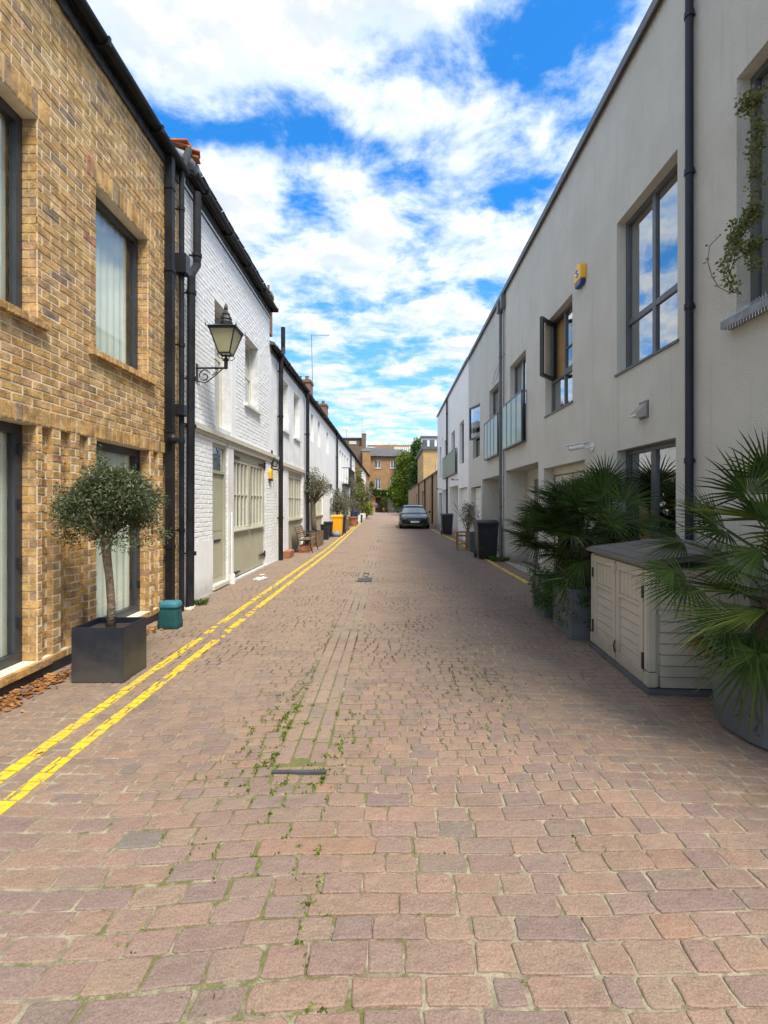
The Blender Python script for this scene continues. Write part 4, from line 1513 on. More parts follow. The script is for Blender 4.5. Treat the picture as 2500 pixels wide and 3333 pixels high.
# alarm and little lamp at the end of the first white house
ab = thing('alarm_box', 'small yellow alarm box low on the white wall beside the black downpipe', 'alarm box', (-XL, 12.05, 2.2))
q = MB()
q.prism([(12.0, 2.12), (12.22, 2.12), (12.24, 2.30), (12.20, 2.37), (12.02, 2.37), (11.98, 2.30)], -XL, -XL + .07, axis='x')
q.build('cover', 'alarm_yellow', ab, bevel=.012)
q = MB()
q.prism([(12.0, 2.07), (12.22, 2.07), (12.22, 2.118), (12.0, 2.118)], -XL, -XL + .06, axis='x')
q.build('base', 'black_plastic', ab)
q = MB()
q.tube([(-XL, 12.3, 2.75), (-XL + .05, 12.3, 2.72), (-XL + .08, 12.3, 2.62)], .02, 7)
sc = [(-XL + .10 + .07 * math.cos(a / 10 * 5.5), 12.3, 2.52 + .08 * math.sin(a / 10 * 5.5)) for a in range(11)]
q.tube(sc, .018, 7)
q.box(-XL, -XL + .03, 12.26, 12.34, 2.40, 2.85)
q.tube([(-XL + .02, 12.3, 2.38), (-XL + .22, 12.3, 2.36)], .022, 7)
tag(q.build('hanging_bracket', 'black_iron'), 'curled black iron bracket fixed just above the small yellow alarm box', 'bracket')

# ================================================================ RIGHT SIDE: MODERN HOUSES
HR = 7.08


def modern(label, y0, y1, m, holes, H=HR, group='modern rendered houses down the right side'):
    h = thing('modern_house', label, 'house', (XR, (y0 + y1) / 2, 0), group)
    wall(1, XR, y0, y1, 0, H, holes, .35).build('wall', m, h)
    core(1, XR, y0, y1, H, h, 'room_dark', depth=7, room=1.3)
    q = MB()
    q.sbox(1, XR, -.06, .36, y0 + .001, y1 - .001, H + .002, H + .05)
    q.sbox(1, XR, -.075, -.05, y0 + .001, y1 - .001, H - .06, H + .055)
    q.build('coping', 'coping', h)
    q = MB()
    q.sbox(1, XR, .37, 7, y0 + .001, y1 - .001, H - .2, H - .1)
    q.build('roof', 'slate', h)
    return h


m0 = modern('beige rendered house end with the ivy hung window at the right edge', 0.9, 4.80, 'beige_render', [(2.95, 4.22, 3.1, 5.19, .13)])  # unseen near stretch of the house lengthened to shade the right foreground
window(m0, 1, XR, 2.95, 4.22, 3.1, 5.19, .12, [.5], [], 'grey_frame', .055)
q = MB()
q.sbox(1, XR, -.10, .05, 2.92, 4.28, 3.03, 3.098)
q.build('window_sill', 'lead', m0)
q = MB()
y = 2.94
while y < 4.27:
    q.sbox(1, XR, -.095, -.092, y, y + .003, 3.099, 3.14)
    q.sbox(1, XR, -.05, -.047, y + .012, y + .015, 3.099, 3.15)
    q.sbox(1, XR, -.098, -.094, y, y + .006, 2.995, 3.029)
    y += .032
q.build('bird_spikes', 'steel', m0, kind='stuff')
m1 = modern('grey rendered house with the large four light window and an orange alarm box', 4.801, 13.10, 'grey_render',
            [(5.09, 6.46, 3.22, 5.22, .13), (8.04, 9.45, 3.2, 4.99, .13), (10.82, 12.26, 2.90, 4.95, .13), (5.12, 6.46, .1, 2.20, .13),
             (7.52, 9.55, 0, 2.19, .20), (9.90, 12.70, 0, 2.36, .349)])
# big window
window(m1, 1, XR, 5.09, 6.46, 3.22, 5.22, .12, [.5], [.32], 'grey_frame', .055, bar=.07)
q = MB()
q.sbox(1, XR, -.02, .12, 5.06, 6.49, 3.19, 3.218)
q.sbox(1, XR, -.02, .12, 8.01, 9.48, 3.17, 3.198)
q.build_each('window_sill', 'coping', m1)
# window with the open casement: fixed lower lights, fixed near upper light, open far upper light
w_ = window(m1, 1, XR, 8.04, 9.45, 3.2, 3.86, .12, [.5], [], 'grey_frame', .05)
w_ = window(m1, 1, XR, 8.04, 8.755, 3.862, 4.99, .12, [], [.35], 'grey_frame', .05, bar=.018)
hy, hx = 9.36, XR + .12
th = R(43)
def sash_leaf(parent, hx, hy, w, z0, z1, th, fm='charcoal_frame', f=.055):
    """outward-opening leaf hinged at its far edge"""
    M_ = Matrix.Translation((hx, hy, 0)) @ Matrix.Rotation(th, 4, 'Z').inverted()
    q = MB()
    q.box(-.03, .03, -w, 0, z0, z0 + f, M=M_)
    q.box(-.03, .03, -w, 0, z1 - f, z1, M=M_)
    q.box(-.03, .03, -w, -w + f, z0 + f, z1 - f, M=M_)
    q.box(-.03, .03, -f, 0, z0 + f, z1 - f, M=M_)
    s_ = q.build('open_casement', fm, parent)
    q = MB()
    q.box(-.006, .006, -w + f, -f, z0 + f, z1 - f, M=M_)
    q.build('pane', 'window_glass', s_)
    return s_
sash_leaf(m1, hx, hy, .50, 3.87, 4.97, th)
q = MB()
q.box(XR + .21, XR + .23, 8.70, 9.44, 3.87, 4.98)
q.build('curtain', 'curtain_ochre', m1)
q = MB()
q.sbox(1, XR, .12, .18, 8.757, 9.448, 4.94, 4.988)
q.sbox(1, XR, .12, .18, 9.39, 9.448, 3.863, 4.94)
q.build('window_frame', 'charcoal_frame', m1)
# french window and its glass guard
window(m1, 1, XR, 10.82, 12.26, 2.90, 4.95, .12, [.5], [], 'grey_frame', .06, bar=.09)


def guard(parent, ya, yb, z0, z1, out=.12, n=4):
    q = MB()
    a, b = XR - out, XR - .001
    q.box(a, a + .035, ya, yb, z1 - .035, z1)
    q.box(a, a + .03, ya, yb, z0, z0 + .04)
    for k in range(n + 1):
        y = ya + (yb - ya - .03) * k / n
        q.box(a + .002, a + .028, y, y + .03, z0 + .04, z1 - .035)
    for y in (ya, yb - .03):
        q.box(a + .036, b, y, y + .03, z1 - .035, z1)
        q.box(a + .036, b, y, y + .03, z0, z0 + .03)
    g_ = q.build('balcony_guard', 'grey_frame', parent)
    for k in range(n):
        y = ya + (yb - ya - .03) * k / n
        y2 = ya + (yb - ya - .03) * (k + 1) / n
        q = MB()
        q.box(a + .010, a + .018, y + .032, y2 - .002, z0 + .045, z1 - .04)
        q.build('glass_panel', 'balcony_glass', g_)
    q = MB()
    q.box(a + .04, b, ya + .03, yb - .03, z0 + .002, z0 + .02)
    q.build('balcony_base', 'grey_frame', g_)


guard(m1, 10.76, 12.65, 2.88, 4.03)
window(m1, 1, XR, 5.12, 6.46, .1, 2.20, .12, [.5], [.06], 'grey_frame', .06, bar=.10, name='glazed_door')
q = MB()
q.sbox(1, XR, .19, .22, 7.525, 9.545, 0.0, 2.188)
gdoor = q.build('garage_door', 'cream_paint', m1)
q = MB()
q.sbox(1, XR, .175, .189, 7.60, 9.47, 2.03, 2.055)
q.sbox(1, XR, .175, .189, 7.60, 7.625, 0, 2.03)
q.sbox(1, XR, .175, .189, 9.445, 9.47, 0, 2.03)
q.sbox(1, XR, .180, .189, 8.50, 8.515, 0, 2.03)
q.build('door_seal', 'charcoal_frame', gdoor)


def porch(parent, ya, yb, z1, m, d1=.62, door=None):
    """recess behind an opening: side, back and ceiling surfaces beyond the wall thickness"""
    q = MB()
    q.sbox(1, XR, d1, d1 + .05, ya - .2, yb + .2, 0, z1 + .06)
    q.sbox(1, XR, .351, d1 - .001, yb, yb + .05, 0, z1)
    q.sbox(1, XR, .351, d1 - .001, ya - .05, ya, 0, z1)
    q.sbox(1, XR, .351, d1 - .001, ya, yb, z1 + .001, z1 + .05)
    o = q.build('porch', m, parent)
    if door:
        q = MB()
        q.sbox(1, XR, d1 - .04, d1 - .001, door[0], door[1], 0, door[2])
        q.build('front_door', 'grey_frame', o)
    return o


porch(m1, 9.90, 12.70, 2.36, 'grey_render', .56, (10.1, 11.95, 2.1))
# unit B
m2 = modern('cool grey rendered house between the twin zinc pipes and the white house', 13.101, 18.80, 'cool_render',
            [(13.35, 14.85, 2.88, 4.92, .13), (16.40, 17.80, 3.13, 4.93, .13), (13.45, 16.0, 0, 2.30, .349), (16.25, 18.25, 0, 2.11, .18)])
window(m2, 1, XR, 13.35, 14.85, 2.88, 4.92, .12, [.5], [], 'grey_frame', .06, bar=.09)
guard(m2, 13.2, 15.1, 2.84, 3.98)
window(m2, 1, XR, 16.40, 17.80, 3.13, 3.75, .12, [.5], [], 'grey_frame', .05)
q = MB()
q.sbox(1, XR, .12, .18, 16.4, 16.46, 3.752, 4.928)
q.sbox(1, XR, .12, .18, 17.74, 17.8, 3.752, 4.928)
q.sbox(1, XR, .12, .18, 16.462, 17.738, 4.87, 4.928)
q.build('window_frame', 'charcoal_frame', m2)
M_ = Matrix.Translation((XR + .10, 16.48, 0)) @ Matrix.Rotation(R(17), 4, 'Z')
q = MB()
for (a, b, c, e) in ((0, .95, 3.76, 3.83), (0, .95, 4.85, 4.92), (0, .06, 3.83, 4.85), (.89, .95, 3.83, 4.85)):
    q.box(-.03, .03, a, b, c, e, M=M_)
s_ = q.build('open_casement', 'charcoal_frame', m2)
q = MB()
q.box(-.006, .006, .06, .89, 3.83, 4.85, M=M_)
q.build('pane', 'window_glass', s_)
porch(m2, 13.45, 16.0, 2.30, 'cool_render', .8)
for k in range(5):
    q = MB()
    q.sbox(1, XR, .165, .20, 16.26, 18.24, .02 + k * .415, .02 + (k + 1) * .415 - .012)
    q.build('door_panel', 'white_paint', m2)
# pair of pipes and hopper at the joint
downpipe(1, XR, 13.02, 0, 6.62, m1, r=.040, d=-.07, m='zinc_pipe', rings=[1.4, 3.9, 5.4])
downpipe(1, XR, 12.78, 0, 7.0, m1, r=.018, d=-.04, m='lead', rings=[1.6, 3.9, 5.4])
q = MB()
q.box(XR - .16, XR - .001, 12.92, 13.09, 6.60, 6.86)
q.box(XR - .12, XR - .001, 12.70, 12.86, 6.62, 7.0)
q.build('rain_hopper', 'zinc_pipe', m1, bevel=.01)
q = MB()
pts = [(XR - .08, 13.05, 5.3), (XR - .16, 13.25, 5.1), (XR - .18, 13.5, 4.85), (XR - .15, 13.55, 4.78), (XR - .10, 13.35, 4.95), (XR - .07, 13.1, 5.25)]
q.tube(pts, .006, 5)
q.build('loose_cable', 'zinc_pipe', m1)
downpipe(1, XR, 4.80, 0, 7.02, m1, r=.038, d=-.055, m='navy_pipe', rings=[1.9, 3.42, 4.75, 6.3], name='downpipe')
# unit C: white
m3 = modern('white rendered house with glass balcony at the far end of the right row', 18.801, 31.4, 'modern_white',
            [(20.0, 21.3, 3.2, 5.0, .13), (22.9, 24.2, 2.9, 5.0, .13), (25.8, 27.2, 2.9, 5.0, .13), (29.0, 30.0, 3.1, 4.95, .13),
             (19.1, 21.5, 0, 2.18, .18), (21.75, 25.0, 0, 2.35, .349), (25.6, 28.4, 0, 2.3, .349), (28.7, 30.4, 0, 2.17, .16), (28.3, 28.6, 4.98, 5.4, .10)], H=7.12)
for a in ((20.0, 21.3, 3.2, 5.0), (22.9, 24.2, 2.9, 5.0), (25.8, 27.2, 2.9, 5.0), (29.0, 30.0, 3.1, 4.95)):
    window(m3, 1, XR, a[0], a[1], a[2], a[3], .12, [.5], [], 'grey_frame', .06)
guard(m3, 21.95, 27.3, 2.88, 4.03, n=7)
porch(m3, 21.75, 25.0, 2.35, 'modern_white', .8)
porch(m3, 25.6, 28.4, 2.3, 'modern_white', .8)
q = MB()
q.sbox(1, XR, .16, .19, 19.11, 21.49, 0, 2.17)
q.build('garage_door', 'white_paint', m3)
q = MB()
q.sbox(1, XR, .14, .159, 28.71, 30.39, 0, 2.16)
q.sbox(1, XR, .09, .099, 28.31, 28.59, 4.99, 5.39)
q.build('front_door', 'grey_frame', m3)
downpipe(1, XR, 25.5, 0, 7.05, m3, r=.045, d=-.07, m='black_pipe', rings=[2.2, 4.6, 6.2])
q = MB()
for (y, z) in ((21.55, 2.55), (28.5, 2.35)):
    q.box(XR - .30, XR, y, y + .05, z, z + .03)
    q.box(XR - .32, XR - .24, y - .02, y + .07, z + .02, z + .07)
q.build('wall_light', 'grey_frame', m3)

# fittings on the right-hand walls
al = thing('alarm_box', 'bright orange alarm box with blue base high on the grey rendered wall', 'alarm box', (XR, 7.6, 5.05))
q = MB()
ya, yb = 7.46, 7.76
q.prism([(ya, 4.98), (yb, 4.98), (yb, 5.18), ((ya + yb) / 2, 5.27), (ya, 5.18)], XR - .085, XR - .001, axis='x')
q.build('cover', 'alarm_yellow', al, bevel=.012)
q = MB()
q.prism([(ya + .01, 4.979), (yb - .01, 4.979), (yb - .04, 4.90), (ya + .04, 4.90)], XR - .08, XR - .001, axis='x')
q.build('base', 'blue_plastic', al, bevel=.01)
q = MB()
q.prism([((ya + yb) / 2 + .085 * math.cos(a * math.pi / 8), 5.10 + .062 * math.sin(a * math.pi / 8)) for a in range(16)], XR - .090, XR - .086, axis='x')
lg = q.build('badge', 'white_plastic', al)
q = MB()                                                # the dark curling mark on the white badge
cyy = (ya + yb) / 2
pts = [(XR - .092, cyy + s_, 5.10 + z_) for s_, z_ in ((-.040, .030), (-.015, .046), (.022, .040), (.036, .020), (.012, .004), (-.022, -.004), (-.036, -.022), (-.016, -.044), (.030, -.040), (.044, -.028))]
q.tube(pts, .008, 6)
q.build('mark', 'black_plastic', lg)
vc = thing('vent_cowl', 'small steel extractor cowl above the ground floor glazed doors', 'vent', (XR, 5.75, 2.6))
q = MB()
q.add([(XR - .002, 5.67, 2.70), (XR - .002, 5.84, 2.70), (XR - .002, 5.67, 2.52), (XR - .002, 5.84, 2.52), (XR - .14, 5.67, 2.535), (XR - .14, 5.84, 2.535), (XR - .14, 5.67, 2.555), (XR - .14, 5.84, 2.555)],
      [(0, 1, 7, 6), (6, 7, 5, 4), (4, 5, 3, 2), (0, 6, 4, 2), (1, 3, 5, 7)])
q.build('hood', 'steel', vc)
q = MB()
q.box(XR - .012, XR - .001, 5.655, 5.855, 2.505, 2.715)
q.build('flange', 'zinc_pipe', vc)
cc = thing('security_camera', 'white bullet security camera on the wall over the cream garage door', 'camera', (XR, 7.25, 2.38))
q = MB()
q.tube([(XR - .10, 7.26, 2.37), (XR - .27, 7.42, 2.345)], .042, 12)
q.build('housing', 'white_plastic', cc, smooth=False)
q = MB()
q.box(-.17, .16, -.048, .048, .030, .042, M=Matrix.Translation((XR - .19, 7.345, 2.365)) @ Matrix.Rotation(math.atan2(.16, -.17), 4, 'Z') @ Matrix.Rotation(R(5), 4, 'Y'))
q.build('sun_shield', 'white_plastic', cc)
q = MB()
q.tube([(XR - .001, 7.22, 2.35), (XR - .02, 7.22, 2.35)], .06, 14)
q.tube([(XR - .02, 7.22, 2.35), (XR - .08, 7.24, 2.34), (XR - .13, 7.28, 2.35)], .016, 8)
q.build('mount', 'white_plastic', cc)
q = MB()
q.tube([(XR - .268, 7.418, 2.3455), (XR - .276, 7.426, 2.344)], .034, 12)
q.build('lens', 'black_plastic', cc)

# ================================================================ RIGHT SIDE BEYOND THE MODERN ROW
lw = thing('garage_wall', 'long low tan brick garage wall with sloping dark eaves behind the black car', 'wall', (3.1, 50, 0))
q = MB()
prof = [(31.6, 3.22), (80, 2.85)]
def wx(y):
    return 3.22 + (2.85 - 3.22) * (y - 31.6) / 48.4
holes = [(45.5, 48.5, .5, 2.7), (55.5, 58.5, .6, 2.6), (38.8, 39.6, 0.02, 3.0)]
ys = sorted({31.6, 80, *[h[0] for h in holes], *[h[1] for h in holes]})
zs = sorted({0, 3.72, *[h[2] for h in holes], *[h[3] for h in holes]})
for a, b in zip(ys, ys[1:]):
    for c, e in zip(zs, zs[1:]):
        my, mz = (a + b) / 2, (c + e) / 2
        dd = .22 if any(h[0] < my < h[1] and h[2] < mz < h[3] for h in holes) else 0
        q.add([(wx(a) + dd, a, c), (wx(b) + dd, b, c), (wx(b) + dd, b, e), (wx(a) + dd, a, e),
               (wx(a) + .5, a, c), (wx(b) + .5, b, c), (wx(b) + .5, b, e), (wx(a) + .5, a, e)],
              [(0, 1, 2, 3), (0, 4, 5, 1), (3, 2, 6, 7), (0, 3, 7, 4), (1, 5, 6, 2)])
q.build('wall', 'tan_courses', lw)
q = MB()
for a, b in ((31.6, 50), (50, 80)):
    q.add([(wx(a) - .10, a, 3.66), (wx(b) - .10, b, 3.66), (wx(b) - .10, b, 3.78), (wx(a) - .10, a, 3.78), (wx(a) + 1.6, a, 4.3), (wx(b) + 1.6, b, 4.3)],
          [(0, 1, 2, 3), (3, 2, 5, 4)])
q.build('roof', 'slate', lw)
q = MB()
for y in (36.8, 44.0, 52.5):
    q.tube([(wx(y) - .07, y, 0), (wx(y) - .07, y, 3.7)], .06, 8)
q.build('downpipe', 'black_pipe', lw)
for h in holes[:2]:
    q = MB()
    q.box(wx(h[0]) + .16, wx(h[0]) + .19, h[0] + .02, h[1] - .02, h[2] + .02, h[3] - .02)
    w_ = q.build('window', 'far_glass', lw)
    q = MB()
    y = h[0]
    while y < h[1]:
        q.box(wx(y) + .12, wx(y) + .155, y, y + .08, h[2], h[3])
        y += .72
    q.box(wx(h[0]) + .12, wx(h[0]) + .15, h[0], h[1], 1.9, 1.98)
    q.build('glazing_bars', 'cream_paint', w_)

yb = thing('yellow_brick_block', 'golden brick block standing behind the low garage wall', 'building', (6, 58, 0))
q = MB()
q.box(3.72, 12, 56, 68, 0, 7.75)
q.build('wall', 'gold_courses_x', yb)
q = MB()
q.box(3.5, 12.2, 55.8, 68.2, 7.752, 8.1)
q.build('roof', 'coping', yb)
q = MB()
q.box(7.4 - 2.2, 5.24, 55.90, 55.998, 4.6, 6.6)
q.build('overflow_pipe', 'brick_mortar', yb)
bb = thing('attic_block', 'white attic storey with dark square windows above the golden brick block', 'building', (6, 74, 0), 'rooftops beyond the lane')
q = MB()
q.box(4.75, 16, 76, 84, 0, 11.8)
q.build('wall', 'modern_white', bb)
q = MB()
q.box(4.6, 16.2, 75.8, 84.2, 11.802, 12.1)
q.build('roof', 'coping', bb)
for k in range(4):
    q = MB()
    a = 4.9 + k * 1.15
    q.box(a, a + .75, 75.93, 75.995, 9.9, 11.5)
    q.build('window', 'far_glass', bb)

# ================================================================ THE END OF THE LANE
eh = thing('end_house', 'three storey brown brick house closing the lane with white framed windows', 'house', (0, 85, 0))
EY = 85.0
def ex(px):
    return (px - 1273) * EY / 1582
def ez(py):
    return 1.5 + (1640 - py) * EY / 1582
wins_e = [(1220, 1240, 1498, 1524), (1271, 1289, 1498, 1524), (1221, 1240, 1558, 1592), (1271, 1288, 1558, 1592)]
hol = [(ex(a), ex(b), ez(d), ez(c)) for a, b, c, d in wins_e]
doorh = (ex(1222), ex(1262), 0.0, ez(1619))
garh = (ex(1264), ex(1308), 0.0, ez(1621))
allh = hol + [doorh, garh]
q = MB()
xs = sorted({ex(1181), ex(1340), *[h[0] for h in allh], *[h[1] for h in allh]})
zs = sorted({0.0, ez(1486), *[h[2] for h in allh], *[h[3] for h in allh]})
for a, b in zip(xs, xs[1:]):
    for c, e in zip(zs, zs[1:]):
        mx_, mz = (a + b) / 2, (c + e) / 2
        hit = [h for h in allh if h[0] < mx_ < h[1] and h[2] < mz < h[3]]
        d = (1.6 if hit and hit[0] is doorh else .22) if hit else 0
        q.add([(a, EY + d, c), (b, EY + d, c), (b, EY + d, e), (a, EY + d, e)], [(0, 1, 2, 3)])
        if hit:
            q.add([(a, EY, c), (b, EY, c), (b, EY, e), (a, EY, e), (a, EY + d, c), (b, EY + d, c), (b, EY + d, e), (a, EY + d, e)],
                  [(0, 3, 7, 4), (1, 5, 6, 2), (3, 2, 6, 7)])
q.box(ex(1181), ex(1340), EY + 1.7, EY + 9, 0, ez(1486) - .05)
q.build('wall', 'stock_courses_x', eh)
q = MB()
q.box(ex(1181), ex(1207), EY - .9, EY - .002, 0, ez(1470))
q.build('side_wing', 'stock_courses_x', eh)
for (a, b, c, d), h in zip(wins_e, hol):
    q = MB()
    x0, x1, z0, z1 = h
    f_ = .10
    q.box(x0, x1, EY + .10, EY + .18, z0, z0 + f_)
    q.box(x0, x1, EY + .10, EY + .18, z1 - f_, z1)
    q.box(x0, x0 + f_, EY + .10, EY + .18, z0 + f_, z1 - f_)
    q.box(x1 - f_, x1, EY + .10, EY + .18, z0 + f_, z1 - f_)
    q.box((x0 + x1) / 2 - .06, (x0 + x1) / 2 + .06, EY + .10, EY + .18, z0 + f_, z1 - f_)
    w_ = q.build('window', 'white_paint', eh)
    q = MB()
    q.box(x0 + f_, x1 - f_, EY + .14, EY + .16, z0 + f_, z1 - f_)
    q.build('pane', 'far_glass', w_)
    q = MB()
    q.box(x0 - .1, x1 + .1, EY - .08, EY - .001, z0 - .16, z0 - .02)
    q.build('sill', 'ochre_render', w_)
q = MB()
q.box(ex(1207), ex(1221.8), EY - .06, EY - .001, 0, ez(1608))
q.box(ex(1222), ex(1310), EY - .06, EY - .001, ez(1618.8), ez(1608))
q.box(ex(1262.2), ex(1263.8), EY - .06, EY - .001, 0, ez(1619))
q.build('rendered_surround', 'ochre_render', eh)
q = MB()
q.box(ex(1264) + .02, ex(1308) - .02, EY + .05, EY + .15, 0.02, ez(1633.5))
gd2 = q.build('garage_door', 'sage_door', eh)
q = MB()
for k in range(1, 6):
    x_ = ex(1264) + (ex(1308) - ex(1264)) * k / 6
    q.box(x_ - .02, x_ + .02, EY + .03, EY + .049, .02, ez(1634))
q.build('batten', 'sage_door', gd2)
q = MB()
q.box(ex(1264) + .02, ex(1308) - .02, EY + .10, EY + .14, ez(1633), ez(1621.5))
q.build('fanlight', 'far_glass', eh)
q = MB()
for x_ in (ex(1264), ex(1285), ex(1308) - .12):
    q.box(x_, x_ + .12, EY + .04, EY + .098, ez(1633), ez(1621.5))
q.build('fanlight_bar', 'cream_paint', eh)
q = MB()
e0, e1 = ex(1206), ex(1342)
zE, zR = ez(1485), ez(1446)
q.add([(e0, EY - .4, zE), (e1, EY - .4, zE), (ex(1322), EY + 4.4, zR - .5), (ex(1183), EY + 4.4, zR), (e0, EY - .4, zE - .16), (e1, EY - .4, zE - .16), (e1, EY + 9, zE), (ex(1181), EY + 9, zE), (ex(1181), EY + .1, zE)],
      [(0, 1, 2, 3, 8), (0, 4, 5, 1), (1, 6, 2), (3, 2, 6, 7), (0, 8, 7, 6, 5, 4)])
q.build('roof', 'slate_courses', eh)
q = MB()
q.box(ex(1160), ex(1178), EY + .2, EY + 1.6, 0, ez(1452))
q.build('party_wall', 'brown_courses_x', eh)
q = MB()
q.box(ex(1178), ex(1207), EY - 1.0, EY + .2, ez(1470) + .001, ez(1463))
q.build('parapet', 'lead', eh)

bk2 = thing('brown_block', 'dark brown brick block with a flat roof and chimney rising beyond the left terrace', 'building', (-6, 95, 0), 'rooftops beyond the lane')
q = MB()
q.box(at(1100, 0, 97).x, at(1178, 0, 97).x, 97, 105, 0, at(0, 1429, 97).z)
q.build('wall', 'brown_courses_x', bk2)
q = MB()
q.box(at(1100, 0, 97).x, at(1179, 0, 97).x - .1, 96.8, 105, at(0, 1429, 97).z + .002, at(0, 1427, 97).z + .12)
q.build('roof', 'dark_fascia', bk2)
q = MB()
q.box(at(1137, 0, 97).x, at(1160, 0, 97).x, 96.9, 96.999, at(0, 1446, 97).z, at(0, 1436, 97).z)
q.build('window', 'cream_paint', bk2)
q = MB()
q.box(at(1177.5, 0, 96).x, at(1191, 0, 96).x, 96, 96.75, 0, at(0, 1413, 96).z)
q.box(at(1176.5, 0, 96).x, at(1192, 0, 96).x, 95.95, 96.8, at(0, 1413, 96).z, at(0, 1411, 96).z)
cs_ = q.build('chimney', 'wood_board', bk2)
q = MB()
for k in range(3):
    p = at(1180 + k * 4.2, 1411, 96.3)
    q.lathe(p.x, 96.35, [(.11, p.z), (.09, p.z + .45), (.11, p.z + .5)], 8)
q.build('chimney_pot', 'cream_paint', cs_)
# rooftops far behind the end house
rt = thing('distant_terrace', 'pale distant terrace of roofs and chimneys showing over the slate roof', 'building', (3, 150, 0), 'rooftops beyond the lane')
q = MB()
q.box(at(1195, 0, 150).x, at(1425, 0, 150).x, 150, 160, 0, at(0, 1452, 150).z)
q.build('wall', 'brick_mortar', rt)
q = MB()
for k in range(16):
    px = 1222 + k * 7.2
    a = at(px, 1446 + random.uniform(-3, 2), 149)
    q.box(a.x, a.x + random.uniform(.25, .45), 149, 149.9, at(0, 1462, 149).z, a.z)
q.build('chimney', 'ochre_render', rt)
q = MB()
for k in range(9):
    px = 1284 + k * 6.6
    a, b = at(px, 1473, 148.5), at(px + 4.2, 1455, 148.5)
    q.box(a.x, b.x, 148.5, 149.5, a.z - 1, b.z)
q.build('dormer', 'modern_white', rt)
q = MB()
q.box(at(1195, 0, 150).x, at(1425, 0, 150).x, 149.9, 161, at(0, 1452, 150).z, at(0, 1449, 150).z)
q.build('roof', 'slate', rt)

# greenery on the end walls
def ivy(label, cl, n, size, m='ivy_leaf', name='ivy', asp=.8, cat='ivy'):
    v_ = leaf_cloud(cl, n, size, asp)
    o = leaf_mesh(name, v_, m, origin=(0, 0, 0))
    tag(o, label, cat)
    return o
cl = []
for k in range(240):
    py = random.uniform(1478, 1640)
    f_ = (py - 1478) / 162
    w_ = 1288 + 10 * math.sin(f_ * 7) - 12 * (f_ > .72)
    e_ = 1336 + 4 * math.sin(f_ * 5)
    if py < 1492:
        w_ += 12 * (1492 - py) / 14
    px = random.uniform(w_, e_ - (10 if f_ > .9 else 0))
    p = at(px, py, EY - random.uniform(.2, 1.3))
    cl.append((p.x, p.y, p.z, random.uniform(.45, .85)))
ivy('thick bright green creeper covering the right half of the end house', cl, 9000, .30, 'bright_leaf')
cl = []
for k in range(60):
    p = at(random.uniform(1208, 1300), random.gauss(1603, 3), EY - .35)
    cl.append((p.x, p.y, p.z, random.uniform(.3, .5)))
for k in range(14):
    p = at(random.uniform(1204, 1212), random.uniform(1570, 1602), EY - 1.2)
    cl.append((p.x, p.y, p.z, .35))
ivy('band of ivy over the ochre ground floor of the end house', cl, 2600, .26)
cl = []
for k in range(150):
    py = random.uniform(1432, 1590)
    f_ = (py - 1432) / 158
    hw = 6 + 10 * min(1, f_ * 3) + 2 * math.sin(f_ * 9)
    p = at(1357 + random.uniform(-hw, hw), py, 70 - random.uniform(-.8, .8))
    cl.append((p.x, p.y, p.z, random.uniform(.35, .65)))
tt = thing('columnar_tree', 'tall narrow ivy covered tree beside the golden brick block', 'tree', (3.7, 70, 0))
q = MB()
q.tube([(3.72, 70, 0), (3.65, 70, 5), (3.75, 70, 9.3)], .16, 8, r1=.05)
q.build('trunk', 'dark_bark', tt)
leaf_mesh('crown', leaf_cloud(cl, 5200, .28, .8), 'ivy_leaf', tt)

# ================================================================ TREES AND PLANTERS
def box_planter(name, label, cat, x0, x1, y0, y1, h, m, taper=0.0, group=None, wall_t=.02, soil_d=.05):
    t_ = thing(name, label, cat, ((x0 + x1) / 2, (y0 + y1) / 2, 0), group)
    cx, cy = (x0 + x1) / 2, (y0 + y1) / 2
    q = MB()
    def ring(s_, z, ins=0):
        hx_, hy_ = (x1 - x0) / 2 * s_ - ins, (y1 - y0) / 2 * s_ - ins
        return [(cx - hx_, cy - hy_, z), (cx + hx_, cy - hy_, z), (cx + hx_, cy + hy_, z), (cx - hx_, cy + hy_, z)]
    vs = ring(1 - taper, 0) + ring(1, h) + ring(1, h, wall_t) + ring(1 - taper * .3, h - soil_d - .03, wall_t)
    fs = []
    for k in range(3):
        for i in range(4):
            fs.append((k * 4 + i, k * 4 + (i + 1) % 4, (k + 1) * 4 + (i + 1) % 4, (k + 1) * 4 + i))
    fs.append((3, 2, 1, 0))
    q.add(vs, fs)
    q.build('box', m, t_, bevel=.004)
    q = MB()
    q.add(ring(1 - taper * .2, h - soil_d, wall_t), [(0, 1, 2, 3)])
    q.build('soil', 'soil', t_)
    return t_


def limbs(q, base, tips, r0, wig=.03):
    b = Vector(base)
    for tp in tips:
        tp = Vector(tp)
        mid = (b + tp) / 2 + Vector((random.uniform(-wig, wig), random.uniform(-wig, wig), random.uniform(0, wig)))
        q.tube([b, mid, tp], [r0, r0 * .6, r0 * .2], 6)


